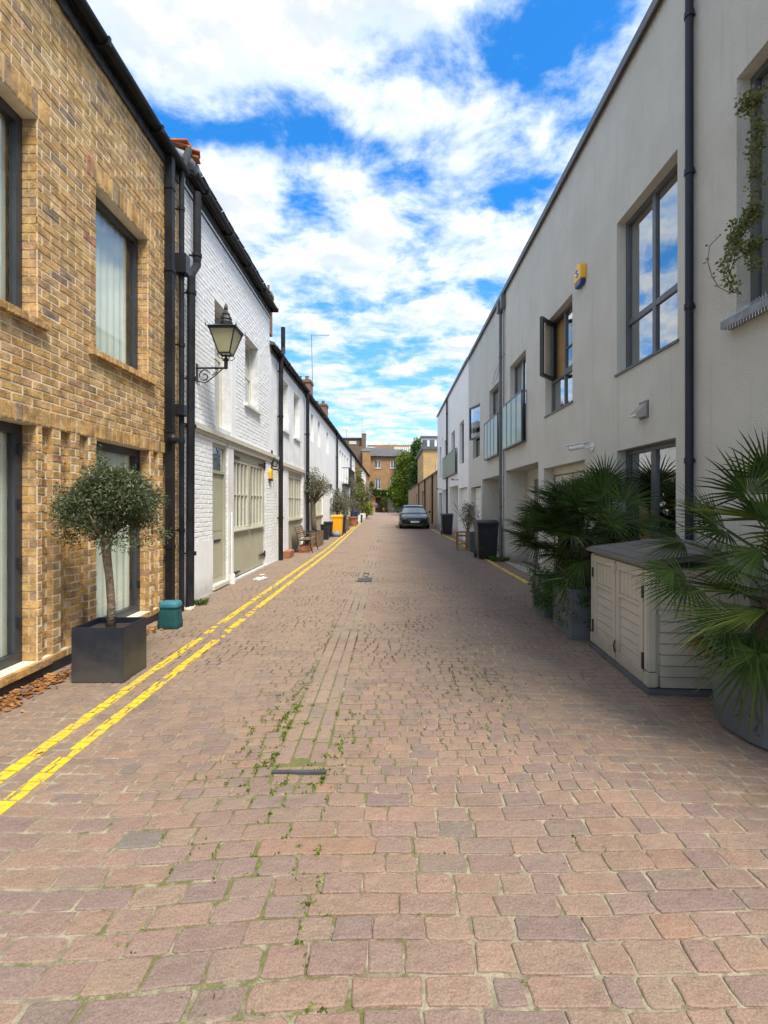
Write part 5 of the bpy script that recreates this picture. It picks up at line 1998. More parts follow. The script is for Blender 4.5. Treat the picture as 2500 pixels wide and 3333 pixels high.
box_planter('square_planter', 'dark grey square planter under the olive tree by the brick wall', 'planter', -2.68, -2.243, 4.07, 4.46, .462, 'planter_grey')
ot = thing('olive_tree', 'round clipped olive tree on a single trunk in the dark square planter', 'tree', (-2.455, 4.26, .40))
q = MB()
q.tube([(-2.455, 4.26, .40), (-2.452, 4.26, .62), (-2.475, 4.27, .85), (-2.505, 4.27, 1.10), (-2.50, 4.28, 1.22)], [.038, .033, .031, .037, .052], 12)
tips = [(-2.50 + .36 * math.cos(a), 4.28 + .36 * math.sin(a), 1.38 + .22 * random.random()) for a in [k * .7 for k in range(9)]]
limbs(q, (-2.50, 4.28, 1.17), tips, .02, .06)
q.build('trunk', 'olive_bark', ot, smooth=True)
cl = clumps(-2.47, 4.28, 1.50, .40, .40, .27, 150, .07, .14, .6)
cl += clumps(-2.47, 4.28, 1.70, .26, .28, .12, 40, .06, .11, .5)
cl += [(-2.50, 4.2, 1.97, .04), (-2.51, 4.2, 1.90, .05), (-2.50, 4.2, 1.84, .07)]
cl += [(-2.47 + random.uniform(-.38, .42), 4.28 + random.uniform(-.3, .3), 1.20 + random.uniform(-.06, .05), .06) for _ in range(26)]
v_ = leaf_cloud(cl, 27000, .037, .28)
leaf_mesh('crown', v_, 'olive_leaf', ot)
# fine twigs through the crown
q = MB()
for k in range(90):
    c_ = random.choice(cl)
    a = Vector((c_[0], c_[1], c_[2]))
    d = (a - Vector((-2.5, 4.28, 1.35))).normalized()
    q.tube([a - d * .12, a + d * (c_[3] * 1.05)], .0018, 3, caps=False)
q.build('twigs', 'olive_bark', ot, kind='stuff')

# teal caddy
tc = thing('garden_caddy', 'small teal fabric caddy with a paler lid at the foot of the downpipe', 'caddy', (-2.68, 5.9, 0))
q = MB()
q.lathe(-2.68, 5.90, [(.120, 0), (.128, .012), (.126, .08), (.117, .14), (.119, .18), (.104, .24), (.106, .275)], 24, sq=.6, sx=1.0, sy=.8)
q.build('body', 'teal_plastic', tc, smooth=True)
q = MB()
q.lathe(-2.675, 5.90, [(.109, .245), (.114, .265), (.112, .292), (.098, .318), (.05, .325), (0, .326)], 24, sq=.6, sx=1.02, sy=.82)
q.build('lid', 'teal_lid', tc, smooth=True)
# rubble and a grass tuft at the pipe foot
q = MB()
for k in range(14):
    p = (-2.95 + random.uniform(-.05, .14), 6.95 + random.uniform(-.1, .2), .012)
    M_ = Matrix.Translation(p) @ Matrix.Rotation(random.uniform(0, 3), 4, 'Z')
    s_ = random.uniform(.015, .04)
    q.box(-s_, s_, -s_ * .7, s_ * .7, -.012, s_ * .6, M=M_)
tag(q.build('mortar_rubble', 'brick_mortar', bevel=.004, kind='stuff'), 'crumbled mortar rubble round the foot of the soil pipe', 'rubble')


def grass_tuft(label, x, y, r, h, n=160, m='ivy_leaf'):
    q = MB()
    for _ in range(n):
        a = random.uniform(0, 6.28)
        rr = r * math.sqrt(random.random())
        bx_, by_ = x + rr * math.cos(a), y + rr * math.sin(a)
        l = h * random.uniform(.5, 1)
        o = Vector((math.cos(a), math.sin(a), 0)) * l * random.uniform(.2, .9)
        w_ = Vector((-math.sin(a), math.cos(a), 0)) * .004
        p = Vector((bx_, by_, 0))
        q.add([tuple(p - w_), tuple(p + w_), tuple(p + o * .5 + Vector((0, 0, l * .7)) + w_ * .6), tuple(p + o + Vector((0, 0, l * .9)))], [(0, 1, 2), (0, 2, 3)])
    tag(q.build('grass_tuft', m, kind='stuff'), label, 'grass')


grass_tuft('green grass tuft at the foot of the white wall beside the soil pipe', -2.86, 7.25, .10, .10)
grass_tuft('weeds growing at the foot of the twin zinc pipes', 2.85, 12.75, .22, .16, 260)

# fallen leaves along the wall
q = MB()
def litter(cx, cy, rx, ry, n, s0=.03):
    for _ in range(n):
        p = Vector((cx + random.gauss(0, rx), cy + random.gauss(0, ry), random.uniform(.004, .02)))
        if p.x < -3.0:
            p.x = -3.0 + random.random() * .05
        a = random.uniform(0, 6.28)
        s_ = s0 * random.uniform(.4, 1.1)
        u_ = Vector((math.cos(a), math.sin(a), random.uniform(-.3, .5))) * s_
        w_ = Vector((-math.sin(a), math.cos(a), random.uniform(-.3, .5))) * s_ * .6
        q.add([tuple(p - u_), tuple(p + w_), tuple(p + u_), tuple(p - w_)], [(0, 1, 2, 3)])
litter(-2.90, 3.85, .07, .32, 330)
litter(-2.86, 4.10, .05, .12, 120)
litter(-2.93, 3.4, .10, .2, 150)
litter(-2.86, 5.72, .06, .10, 70)
litter(-2.2, 3.0, .5, .5, 5)
tag(q.build('leaf_litter', 'litter_leaf', kind='stuff'), 'rusty fallen leaves gathered along the foot of the brick wall', 'leaves')
q = MB()
rr_ = [.20 * (1 + .35 * math.sin(k * 2.1) + .2 * math.sin(k * 3.7)) for k in range(16)]
q.prism([(-2.62 + .55 * rr_[k] * math.cos(k * math.pi / 8), 9.75 + 1.1 * rr_[k] * math.sin(k * math.pi / 8)) for k in range(16)], .004, .012, axis='z')
q.prism([(-2.72 + .25 * rr_[k] * math.cos(k * math.pi / 8), 10.25 + .45 * rr_[k] * math.sin(k * math.pi / 8)) for k in range(16)], .004, .012, axis='z')
tag(q.build('paint_spill', 'white_splash'), 'splash of white paint on the setts before the garage doors', 'paint spill')

# second olive in its box, near the bench
box_planter('wooden_planter', 'brown wooden box planter holding the tall olive behind the bench', 'planter', -2.98, -2.50, 17.0, 18.0, .52, 'wood_board', wall_t=.03)
o2 = thing('olive_tree', 'tall straggly olive tree in the wooden box behind the bench', 'tree', (-2.74, 17.4, .45))
q = MB()
q.tube([(-2.76, 17.4, .45), (-2.78, 17.4, 1.0), (-2.80, 17.4, 1.5), (-2.86, 17.4, 1.9)], [.10, .095, .09, .05], 10)
limbs(q, (-2.80, 17.4, 1.45), [(-2.80 + .55 * math.cos(k * .9), 17.4 + .6 * math.sin(k * .9), 2.1 + .25 * (k % 3)) for k in range(10)], .045, .15)
q.build('trunk', 'olive_bark', o2, smooth=True)
cl = clumps(-2.72, 17.4, 2.15, .62, .7, .42, 60, .10, .20, .6) + clumps(-2.8, 17.4, 2.55, .35, .4, .25, 14, .08, .14, .6)
leaf_mesh('crown', leaf_cloud(cl, 4200, .075, .30), 'silver_leaf', o2)


def simple_tree(name, label, px, Y, X, ztop, zbot, rx, m, n, size, h0, tr=.04, bark='olive_bark', cat='tree', group=None, asp=.4, stems=1):
    t_ = thing(name, label, cat, (X, Y, h0), group)
    q = MB()
    zc_ = (ztop + zbot) / 2
    for k in range(stems):
        o = (random.uniform(-.05, .05) if stems > 1 else 0)
        q.tube([(X + o, Y, h0), (X + o * 2, Y, (h0 + zc_) / 2), (X + o * 4, Y + o, zc_)], [tr, tr * .8, tr * .4], 7)
    limbs(q, (X, Y, (h0 + zc_) / 2 if zbot > h0 + .3 else h0 + .1), [(X + rx * .7 * math.cos(a), Y + rx * .7 * math.sin(a), zc_ + .1) for a in (0, 1.3, 2.5, 3.8, 5)], tr * .5, .08)
    q.build('trunk', bark, t_)
    cl = clumps(X, Y, zc_, rx * .8, rx, (ztop - zbot) / 2 * .85, 40, rx * .2, rx * .38, .55)
    leaf_mesh('crown', leaf_cloud(cl, n, size, asp), m, t_)
    return t_


G3 = 'potted shrubs down the left side'
simple_tree('olive_shrub', 'silvery olive shrub just behind the yellow bin', 1100, 25.5, -2.72, 2.35, .9, .75, 'silver_leaf', 3000, .09, .45, group=G3)
simple_tree('brown_shrub', 'thin brownish shrub in the wooden trough', 1128, 27.6, -2.60, 2.2, .7, .55, 'silver_leaf', 1700, .08, .5, .02, group=G3, stems=4)
simple_tree('grey_shrub', 'grey green shrub in the terracotta pot', 1145, 33, -2.6, 2.3, .8, .6, 'silver_leaf', 1500, .10, .5, .02, group=G3, stems=4)
simple_tree('green_tree', 'yellow green leafy tree behind the dark blue bin', 1163, 38, -2.75, 3.4, .8, 1.0, 'sallow_leaf', 3200, .13, 0, .06, group=G3, asp=.6)
simple_tree('green_shrub', 'low bright green shrub at the far end of the left row', 1192, 50, -2.5, 1.9, .3, 1.0, 'bright_leaf', 2400, .15, 0, .05, group=G3, asp=.6)
simple_tree('olive_tree', 'far grey olive rising above the last row of pots', 1180, 46, -2.6, 3.6, 1.5, 1.2, 'silver_leaf', 2600, .14, 0, .07, group=G3)
cl = []
for k in range(70):
    y = random.uniform(41, 50)
    z = random.uniform(1.5, 4.6 - (y - 41) * .25)
    cl.append((-XL + .15, y, z, random.uniform(.25, .45)))
ivy('yellow green creeper climbing the brown brick terrace wall', cl, 3200, .16, 'sallow_leaf', 'creeper', .7, 'creeper')
cl = [( -XL + .5, random.uniform(30, 34.5), random.uniform(2.5, 3.1), random.uniform(.15, .28)) for _ in range(26)]
ivy('straggling plants spilling from the black railed balcony', cl, 1300, .09, 'silver_leaf', 'balcony_plants', .4, 'plants')

# pots, bins and other things on the left
box_planter('wooden_trough', 'weathered wooden trough beside the yellow bin', 'planter', -2.9, -2.42, 27.0, 28.4, .60, 'wood_board', group=None)
tp = thing('terracotta_pot', 'large terracotta pot in front of the dark blue bin', 'pot', (-2.55, 32.6, 0))
q = MB()
q.lathe(-2.55, 32.6, [(.22, 0), (.33, .55), (.37, .56), (.37, .64), (.31, .64), (.29, .5)], 16)
q.build('body', 'terracotta', tp)
q = MB()
q.lathe(-2.55, 32.6, [(.29, .55), (0, .55)], 12)
q.build('soil', 'soil', tp)
q = MB()
q.prism([(-2.98, .0), (-2.98, .19), (-2.78, .19), (-2.80, .0)], 13.35, 14.0, axis='y')
tt2 = thing('terracotta_trough', 'small terracotta trough against the wall just past the black downpipe', 'trough', (-2.88, 13.6, 0))
q.build('body', 'terracotta', tt2, bevel=.01)
q = MB()
q.prism([(-2.86, .0), (-2.88, .20), (-2.52, .20), (-2.54, .0)], 14.95, 15.75, axis='y')
tt3 = thing('terracotta_trough', 'long terracotta trough on the ground under the bench', 'trough', (-2.7, 15.3, 0))
q.build('body', 'terracotta', tt3, bevel=.01)

# bench
bn = thing('garden_bench', 'wooden slatted garden bench with black scrolled iron ends', 'bench', (-2.65, 15.45, 0))
y0b, y1b = 14.85, 16.05
for k in range(5):                                      # seat slats
    x = -2.50 - k * .075
    q = MB()
    q.box(x - .03, x + .03, y0b, y1b, .40 - k * .006, .425 - k * .006)
    q.build('seat_slat', 'bench_wood', bn)
for k in range(6):                                      # back slats
    f_ = k / 5
    x, z = -2.84 - .10 * f_, .46 + .30 * f_
    q = MB()
    M_ = Matrix.Translation((x, 0, z)) @ Matrix.Rotation(R(-16), 4, 'Y')
    q.box(-.012, .012, y0b, y1b, -.024, .024, M=M_)
    q.build('back_slat', 'bench_wood', bn)
for y in (y0b + .05, y1b - .05):
    q = MB()
    q.tube([(-2.40, y, 0), (-2.47, y, .18), (-2.46, y, .30), (-2.50, y, .39)], .018, 6)
    q.tube([(-2.97, y, 0), (-2.88, y, .2), (-2.84, y, .39)], .018, 6)
    q.tube([(-2.46, y, .39), (-2.84, y, .37), (-2.90, y, .6), (-2.96, y, .80)], .016, 6)
    q.tube([(-2.88, y, .60), (-2.66, y, .62), (-2.50, y, .59), (-2.45, y, .52), (-2.50, y, .39)], .015, 6)
    q.tube([(-2.45, y, .2), (-2.66, y, .12), (-2.88, y, .2)], .012, 6)
    q.build('iron_end', 'black_iron', bn)


def wheelie(name, label, x0, x1, y0, y1, h, m, lidm=None, group=None, face=-1, open_lid=False):
    """two-wheeled bin: tapered body, rim, sloping lid with handle bar, wheels"""
    t_ = thing(name, label, 'bin', ((x0 + x1) / 2, (y0 + y1) / 2, 0), group)
    cx, cy = (x0 + x1) / 2, (y0 + y1) / 2
    w_, d_ = (x1 - x0) / 2, (y1 - y0) / 2
    q = MB()
    vs, rings = [], ((.76, .74, .05, .04), (.80, .80, .12, .02), (.93, .95, h * .80, 0), (.95, .97, h * .86, 0))
    for a, b, z, o in rings:
        vs += [(cx - w_ * a, cy - d_ * b, z), (cx + w_ * a, cy - d_ * b, z), (cx + w_ * a, cy + d_ * b, z), (cx - w_ * a, cy + d_ * b, z)]
    fs = [(3, 2, 1, 0), (12, 13, 14, 15)]
    for k in range(3):
        for i in range(4):
            fs.append((k * 4 + i, k * 4 + (i + 1) % 4, (k + 1) * 4 + (i + 1) % 4, (k + 1) * 4 + i))
    q.add(vs, fs)
    q.build('body', m, t_, bevel=.018)
    q = MB()
    q.box(cx - w_, cx + w_, cy - d_, cy + d_, h * .86 + .002, h * .90)
    q.build('rim', m, t_, bevel=.008)
    q = MB()
    s_ = face
    q.prism([(cy - d_ * 1.03, h * .905), (cy + d_ * 1.03, h * .905), (cy + d_ * 1.0, h * .96), (cy + d_ * .5, h), (cy - d_ * .5, h * .99), (cy - d_ * 1.03, h * .94)], cx - w_ * 1.03, cx + w_ * 1.03, axis='x')
    q.build('lid', lidm or m, t_, bevel=.012)
    q = MB()
    yb_ = cy + d_ * 1.05
    q.tube([(cx - w_ * .8, yb_ + .03, h * .93), (cx + w_ * .8, yb_ + .03, h * .93)], .016, 7)
    q.build('handle', 'black_plastic', t_)
    for sx in (-1, 1):
        q = MB()
        q.tube([(cx + sx * w_ * .74, cy + d_ * .85, .10), (cx + sx * w_ * .92, cy + d_ * .85, .10)], .10, 14)
        q.build('wheel', 'rubber', t_)
    return t_


q = MB()
q.lathe(-2.77, 20.4, [(.155, 0), (.19, .60), (.205, .605), (.205, .635), (.18, .635), (.15, .1), (0, .1)], 18, sq=.35)
sb = thing('waste_bin', 'open topped small black bin nearest the bench', 'bin', (-2.77, 20.4, 0))
q.build('body', 'black_plastic', sb)
q = MB()
q.tube([(-2.65, 20.2, .56), (-2.65, 20.17, .52), (-2.78, 20.17, .50), (-2.9, 20.2, .56)], .008, 5)
q.build('handle', 'black_plastic', sb)
wheelie('wheelie_bin', 'black lidded bin between the small open bin and the yellow bin', -2.98, -2.60, 21.4, 21.9, .72, 'black_plastic', group='bins on the left side')
wheelie('wheelie_bin', 'bright yellow wheelie bin on the left side', -2.78, -2.27, 22.6, 23.2, .98, 'yellow_plastic', group='bins on the left side')
wheelie('wheelie_bin', 'dark bin half hidden behind the yellow bin', -2.72, -2.25, 24.0, 24.5, .92, 'black_plastic', group='bins on the left side')
wheelie('wheelie_bin', 'dark blue wheelie bin beyond the terracotta pot', -2.86, -2.36, 34.6, 35.2, 1.05, 'blue_plastic', group='bins on the left side')
q = MB()
q.lathe(-2.50, 22.2, [(.14, 0), (.20, .08), (.19, .17), (.10, .24), (.03, .27), (.04, .30)], 12, sx=1.1, sy=.9)
tag(q.build('rubbish_bag', 'lead', smooth=True), 'grey rubbish bag lying in front of the yellow bin', 'bag')
q = MB()
for i, (y, X, c, lb_) in enumerate(((37.0, -2.6, 'modern_white', 'white square pot just past the dark blue bin'), (38.4, -2.55, 'planter_grey', 'dark square pot between two white pots'),
                                    (40.5, -2.6, 'modern_white', 'white trough at the end of the bins'), (44, -2.6, 'modern_white', 'farthest pale trough under the green shrub'))):
    box_planter('pot', lb_, 'pot', X - .25, X + .25, y, y + .9, .62, c, .1, 'small pots down the left side')
simple_tree('small_shrub', 'small orange tinted plant in the white pot', 1170, 37.4, -2.6, 1.25, .6, .32, 'sallow_leaf', 500, .09, .5, .02, group=G3, stems=3)

# right side: bins, stool, pots
wheelie('wheelie_bin', 'dark wheelie bin nearest the camera on the right, before the twin pipes', 2.31, 2.90, 13.0, 13.7, 1.06, 'black_plastic', group='bins on the right side')
wheelie('wheelie_bin', 'dark wheelie bin with its lid up to the white wall farther down the right', 2.42, 2.98, 23.2, 23.9, 1.04, 'black_plastic', group='bins on the right side')
box_planter('tapered_planter', 'tall tapered grey planter beside the orange wooden stool', 'planter', 2.42, 2.86, 15.0, 15.45, .62, 'grey_pot', .22)
stl = thing('plant_stool', 'small orange wooden stool carrying a pot, next to the tapered grey planter', 'stool', (2.34, 15.9, 0))
q = MB()
q.box(2.14, 2.52, 15.75, 16.15, .56, .60)
q.build('seat', 'orange_wood', stl)
for sx in (2.17, 2.49):
    for sy in (15.78, 16.12):
        q = MB()
        q.box(sx - .022, sx + .022, sy - .022, sy + .022, 0, .559)
        q.build('leg', 'orange_wood', stl)
q = MB()
q.box(2.19, 2.47, 15.77, 15.79, .18, .22)
q.box(2.19, 2.47, 15.77, 15.79, .44, .50)
q.build_each('stretcher', 'orange_wood', stl)
simple_tree('potted_shrub', 'loose olive green shrub standing over the wooden stool', 1530, 15.6, 2.50, 1.65, .70, .42, 'silver_leaf', 1500, .06, .55, .015, group=None, stems=5)
q = MB()
for k in range(9):
    a = random.uniform(0, 6.28)
    q.tube([(2.45, 15.7, .6), (2.45 + .2 * math.cos(a), 15.7 + .2 * math.sin(a), 1.1), (2.45 + .45 * math.cos(a), 15.7 + .4 * math.sin(a), 1.3 + .3 * random.random())], .006, 4)
tag(q.build('bare_stems', 'olive_bark'), 'bare stems sticking out of the shrub on the wooden stool', 'stems')

# ================================================================ FAN PALMS
def frond(hub, d, nrm_, Rr, nseg=24, spread=R(200), base=None, m='palm_leaf', parent=None, droop=.16, split=.36):
    if m == 'palm_leaf_bright' and Rr > .45:
        droop = .07
    q = MB()
    d = Vector(d).normalized()
    n_ = Vector(nrm_)
    n_ = (n_ - d * n_.dot(d)).normalized()
    b = n_.cross(d)
    hub = Vector(hub)
    dphi = spread / nseg
    for i in range(nseg):
        ph = -spread / 2 + dphi * (i + .5)
        L = Rr * (0.80 + .20 * math.cos(ph * .8)) * random.uniform(.9, 1.06)
        v = d * math.cos(ph) + b * math.sin(ph)
        w = -d * math.sin(ph) + b * math.cos(ph)
        cup = n_ * (.10 * abs(math.sin(ph)) * Rr)
        dr = droop * random.uniform(.5, 1.5)
        def P(t_, off, fold):
            p = hub + v * (L * t_) + cup * t_ * 2 + Vector((0, 0, -1)) * (dr * Rr * t_ ** 2.6)
            return p + w * off + n_ * fold
        ws = L * split * math.tan(dphi / 2) * .98
        pts = [P(0.02, 0, 0)]
        for t_, ww in ((split * .5, ws * .5), (split, ws), (.68, ws * .58), (.88, ws * .24)):
            pts += [P(t_, -ww, 0), P(t_, 0, -ww * .55), P(t_, ww, 0)]
        pts.append(P(1.0, 0, 0))
        f_ = [(0, 1, 2), (0, 2, 3)]
        for k in range(3):
            a = 1 + k * 3
            f_ += [(a, a + 3, a + 4, a + 1), (a + 1, a + 4, a + 5, a + 2)]
        f_ += [(10, 13, 11), (11, 13, 12)]
        q.add([tuple(p) for p in pts], f_, random.random() * .8 + (.2 if i % 7 == 0 else 0))
    if base is not None:
        bs = Vector(base)
        mid = (bs + hub) / 2 + Vector((0, 0, .05))
        q.tube([bs, mid, hub], [.010, .007, .005], 5, rnd=.55)
    return q.build('frond', m, parent)


def palm(label, crowns, hubs, nrand, name='fan_palm', Rr=.42, seed=3, plen=(.35, .62), elev=(-.35, 1.2), lim=0):
    random.seed(seed)
    c0 = crowns[0]
    t_ = thing(name, label, 'palm', (c0[0], c0[1], .4))
    for i in range(nrand):
        c_ = Vector(crowns[i % len(crowns)])
        az = i * 2.39996 + random.uniform(-.2, .2)
        el = elev[0] + (elev[1] - elev[0]) * ((i * .618) % 1)
        d = Vector((math.cos(az) * math.cos(el), math.sin(az) * math.cos(el), math.sin(el)))
        hub = c_ + d * random.uniform(*plen)
        if hub.x > 2.86:
            hub.x = 2.86 - random.random() * .1
            d.x = -abs(d.x) * .3
        if lim and 1273 + 1582 * (hub.x - .25) / hub.y < lim:
            continue
        d2 = (d + Vector((0, 0, -.25 + .3 * random.random()))).normalized()
        if d2.x > 0:
            mx_ = (2.97 - hub.x) / (Rr * 1.05)
            d2.x = min(d2.x, mx_)
        nn = Vector((0, 0, 1)) + Vector((random.uniform(-.5, .5), random.uniform(-.6, .3), 0))
        frond(hub, d2, nn, Rr * random.uniform(.85, 1.12), 22, R(random.uniform(150, 230)), c_, 'palm_leaf_dead' if d.z < -.15 and random.random() < .5 else ('palm_leaf' if random.random() > .06 else 'palm_leaf_bright'), t_)
    for (px, py, Y, dx, dy, dz, rr, mm, sp) in hubs:
        p = at(px, py, Y)
        c_ = min(crowns, key=lambda c: (Vector(c) - p).length)
        frond(p, (dx, dy, dz), (random.uniform(-.3, .1), -.12, 1) if (mm == 'palm_leaf_bright' or rr > .45 and dz < .5) else (random.uniform(-.3, .1), -.6, .8), rr, 26, R(sp), c_, mm, t_)
    return t_


p1_ = palm('big dark green fan palm clump standing behind the resin shed', [(2.45, 6.75, 1.10), (2.35, 5.95, 1.05), (2.6, 6.3, 1.30), (2.3, 6.5, .8)], [
    (1806, 1725, 6.3, -1, -.2, .05, .5, 'palm_leaf', 190), (1796, 1681, 6.4, -1, 0, .35, .5, 'palm_leaf', 190), (1888, 1657, 6.2, -.5, -.1, 1, .5, 'palm_leaf', 200),
    (1960, 1610, 6.0, .1, 0, 1, .48, 'palm_leaf', 190), (1859, 1884, 5.6, -.8, -.3, -.5, .42, 'palm_leaf', 200), (1893, 1826, 5.3, .1, -.3, -1, .38, 'palm_leaf', 200),
    (1840, 1790, 5.9, -.9, -.2, -.35, .48, 'palm_leaf', 200), (2030, 1640, 5.6, .7, -.1, .7, .45, 'palm_leaf', 190), (1985, 1700, 5.5, .5, -.2, .5, .45, 'palm_leaf', 200),
    (1750, 1760, 6.7, -.9, -.2, -.5, .42, 'palm_leaf', 190), (2000, 1720, 5.4, -.6, -.3, .1, .4, 'palm_leaf', 200)], 96, seed=5, Rr=.46)
q = MB()
q.lathe(2.45, 6.75, [(.13, .35), (.17, .6), (.15, .9), (.10, 1.15)], 10)
q.lathe(2.33, 5.95, [(.12, .35), (.16, .6), (.14, .9), (.09, 1.1)], 10)
q.build_each('trunk', 'dark_bark', p1_)
box_planter('square_planter', 'far one of the two mossy square planters under the palm clump', 'planter', 2.02, 2.55, 6.4, 6.95, .50, 'pot_concrete', group='planters under the palms')
box_planter('square_planter', 'near one of the two mossy square planters, touching the shed', 'planter', 1.98, 2.55, 5.35, 5.95, .56, 'pot_concrete', group='planters under the palms')
cl = [(2.0 + random.uniform(-.03, .04), random.uniform(5.35, 6.9), random.uniform(.15, .62), random.uniform(.04, .09)) for _ in range(90)]
cl += [(random.uniform(2.0, 2.4), 6.36, random.uniform(.2, .6), .06) for _ in range(20)] + [(random.uniform(2.0, 2.4), 5.32, random.uniform(.2, .6), .06) for _ in range(20)]
ivy('dark trailing creeper hanging over the two mossy planters', cl, 5200, .026, 'ivy_leaf', 'trailing_creeper', .7, 'creeper')

p2_ = palm('large fan palm with bright fans in the round pot at the right edge', [(2.60, 3.25, .78), (2.62, 3.15, .95)], [
    (2206, 1705, 3.9, -1, .1, .18, .50, 'palm_leaf', 120), (2225, 1763, 3.7, -1, .1, -.05, .40, 'palm_leaf', 150), (2365, 1728, 3.4, -1, 0, .25, .44, 'palm_leaf', 170),
    (2495, 1695, 3.05, -1, .2, .20, .60, 'palm_leaf_bright', 110), (2434, 1612, 3.3, -.2, 0, 1, .42, 'palm_leaf', 190), (2194, 1851, 3.3, -.9, 0, -.45, .30, 'palm_leaf', 130),
    (2240, 1895, 3.3, -1, 0, -.25, .36, 'palm_leaf', 200), (2425, 1934, 3.2, -.5, 0, .1, .48, 'palm_leaf', 300), (2497, 1985, 2.85, -1, .1, -.22, .48, 'palm_leaf_bright', 90),
    (2290, 2062, 3.1, -.35, 0, -1, .22, 'palm_leaf_dead', 90), (2470, 2124, 2.85, -.3, -.1, -1, .42, 'palm_leaf', 210), (2380, 1840, 3.5, -1, 0, .05, .40, 'palm_leaf', 160),
    (2500, 1560, 3.3, .2, 0, 1, .45, 'palm_leaf', 190), (2360, 2010, 3.0, -1, 0, -.35, .38, 'palm_leaf', 150), (2330, 1700, 3.6, -.8, 0, .5, .42, 'palm_leaf', 160),
    (2480, 1790, 2.9, -.8, 0, -.4, .36, 'palm_leaf', 100), (2450, 2060, 3.0, -.9, 0, -.3, .42, 'palm_leaf', 190)], 24, seed=11, plen=(.35, .6), Rr=.40, elev=(-.1, 1.3), lim=2330)
q = MB()
q.lathe(2.60, 3.2, [(.12, .45), (.17, .6), (.14, .85), (.08, 1.0)], 10)
q.build('trunk', 'dark_bark', p2_)
rp = thing('round_pot', 'big rounded grey concrete pot under the palm at the right edge', 'pot', (2.6, 3.15, 0))
q = MB()
q.lathe(2.60, 3.17, [(.36, 0), (.385, .02), (.405, .3), (.41, .54), (.40, .555), (.37, .555), (.35, .48)], 36, sq=.18)
q.build('body', 'pot_concrete', rp, smooth=False)
q = MB()
q.lathe(2.60, 3.17, [(.35, .49), (0, .49)], 20)
q.build('soil', 'soil', rp)
q = MB()
random.seed(21)
for k in range(9):                                      # thin trailing stems with tiny leaves down the pot
    a0 = R(200 + k * 11 + random.uniform(-4, 4))
    pts = []
    z = .56
    a_ = a0
    while z > random.uniform(.03, .2):
        pts.append((2.60 + .425 * math.cos(a_), 3.17 + .425 * math.sin(a_), z))
        z -= .05
        a_ += random.uniform(-.05, .05)
    if len(pts) > 2:
        q.tube(pts, .002, 4)
        for p in pts:
            for _ in range(4):
                c_ = Vector(p) + Vector((random.gauss(0, .014), random.gauss(0, .014), random.gauss(0, .02)))
                s_ = random.uniform(.006, .012)
                q.add([tuple(c_), tuple(c_ + Vector((s_, -s_ * .3, s_ * .5))), tuple(c_ + Vector((s_ * .3, -s_ * .2, -s_ * 1.3))), tuple(c_ + Vector((-s_, 0, -s_ * .3)))], [(0, 1, 2, 3)])
tag(q.build('trailing_creeper', 'dark_bark'), 'thin dark creeper stems trailing down the round grey pot', 'creeper')

# hanging creeper at the upper right window
random.seed(4)
hc = thing('hanging_creeper', 'yellow green creeper hanging in front of the upper window at the right edge', 'creeper', (2.9, 3.9, 4.2))
cl = []
paths = [[(2510, 560), (2470, 620), (2450, 700), (2420, 720), (2390, 770), (2370, 830), (2365, 900), (2390, 945)],
         [(2510, 700), (2460, 690), (2420, 740), (2400, 800), (2380, 880)], [(2500, 860), (2440, 830), (2400, 790), (2380, 720)],
         [(2505, 300), (2460, 330), (2440, 360), (2420, 330)], [(2505, 400), (2480, 450), (2450, 500), (2455, 560)], [(2505, 330), (2490, 420), (2500, 520)],
         [(2510, 790), (2470, 800), (2440, 780)]]
q = MB()
for pa in paths:
    pts = [at(a, b, 3.92 - .05 * random.random()) for a, b in pa]
    pts = [Vector((min(p.x, 2.93), p.y, p.z)) for p in pts]
    q.tube(pts, .004, 5)
    for a, b in zip(pts, pts[1:]):
        for k in range(4):
            p = a.lerp(b, random.random())
            cl.append((p.x, p.y, p.z, random.uniform(.025, .075)))
lp = [(2340, 770), (2310, 800), (2303, 850), (2318, 900), (2340, 935), (2370, 950), (2400, 952)]
pts = [at(a, b, 3.88) for a, b in lp]
q.tube(pts, .0035, 5)
for p in pts:
    cl.append((p.x, p.y, p.z, .016))
q.build('stem', 'olive_bark', hc)
leaf_mesh('foliage', leaf_cloud(cl, 2300, .030, .75), 'sallow_leaf', hc)

# ================================================================ RESIN SHED
sh = thing('storage_shed', 'beige resin storage shed with double doors and a brown grey lid', 'shed', (2.4, 4.5, 0))
ROT = math.atan2(.085, 1.32)
MS = Matrix.Translation((2.035, 3.83, 0)) @ Matrix.Rotation(-ROT, 4, 'Z')
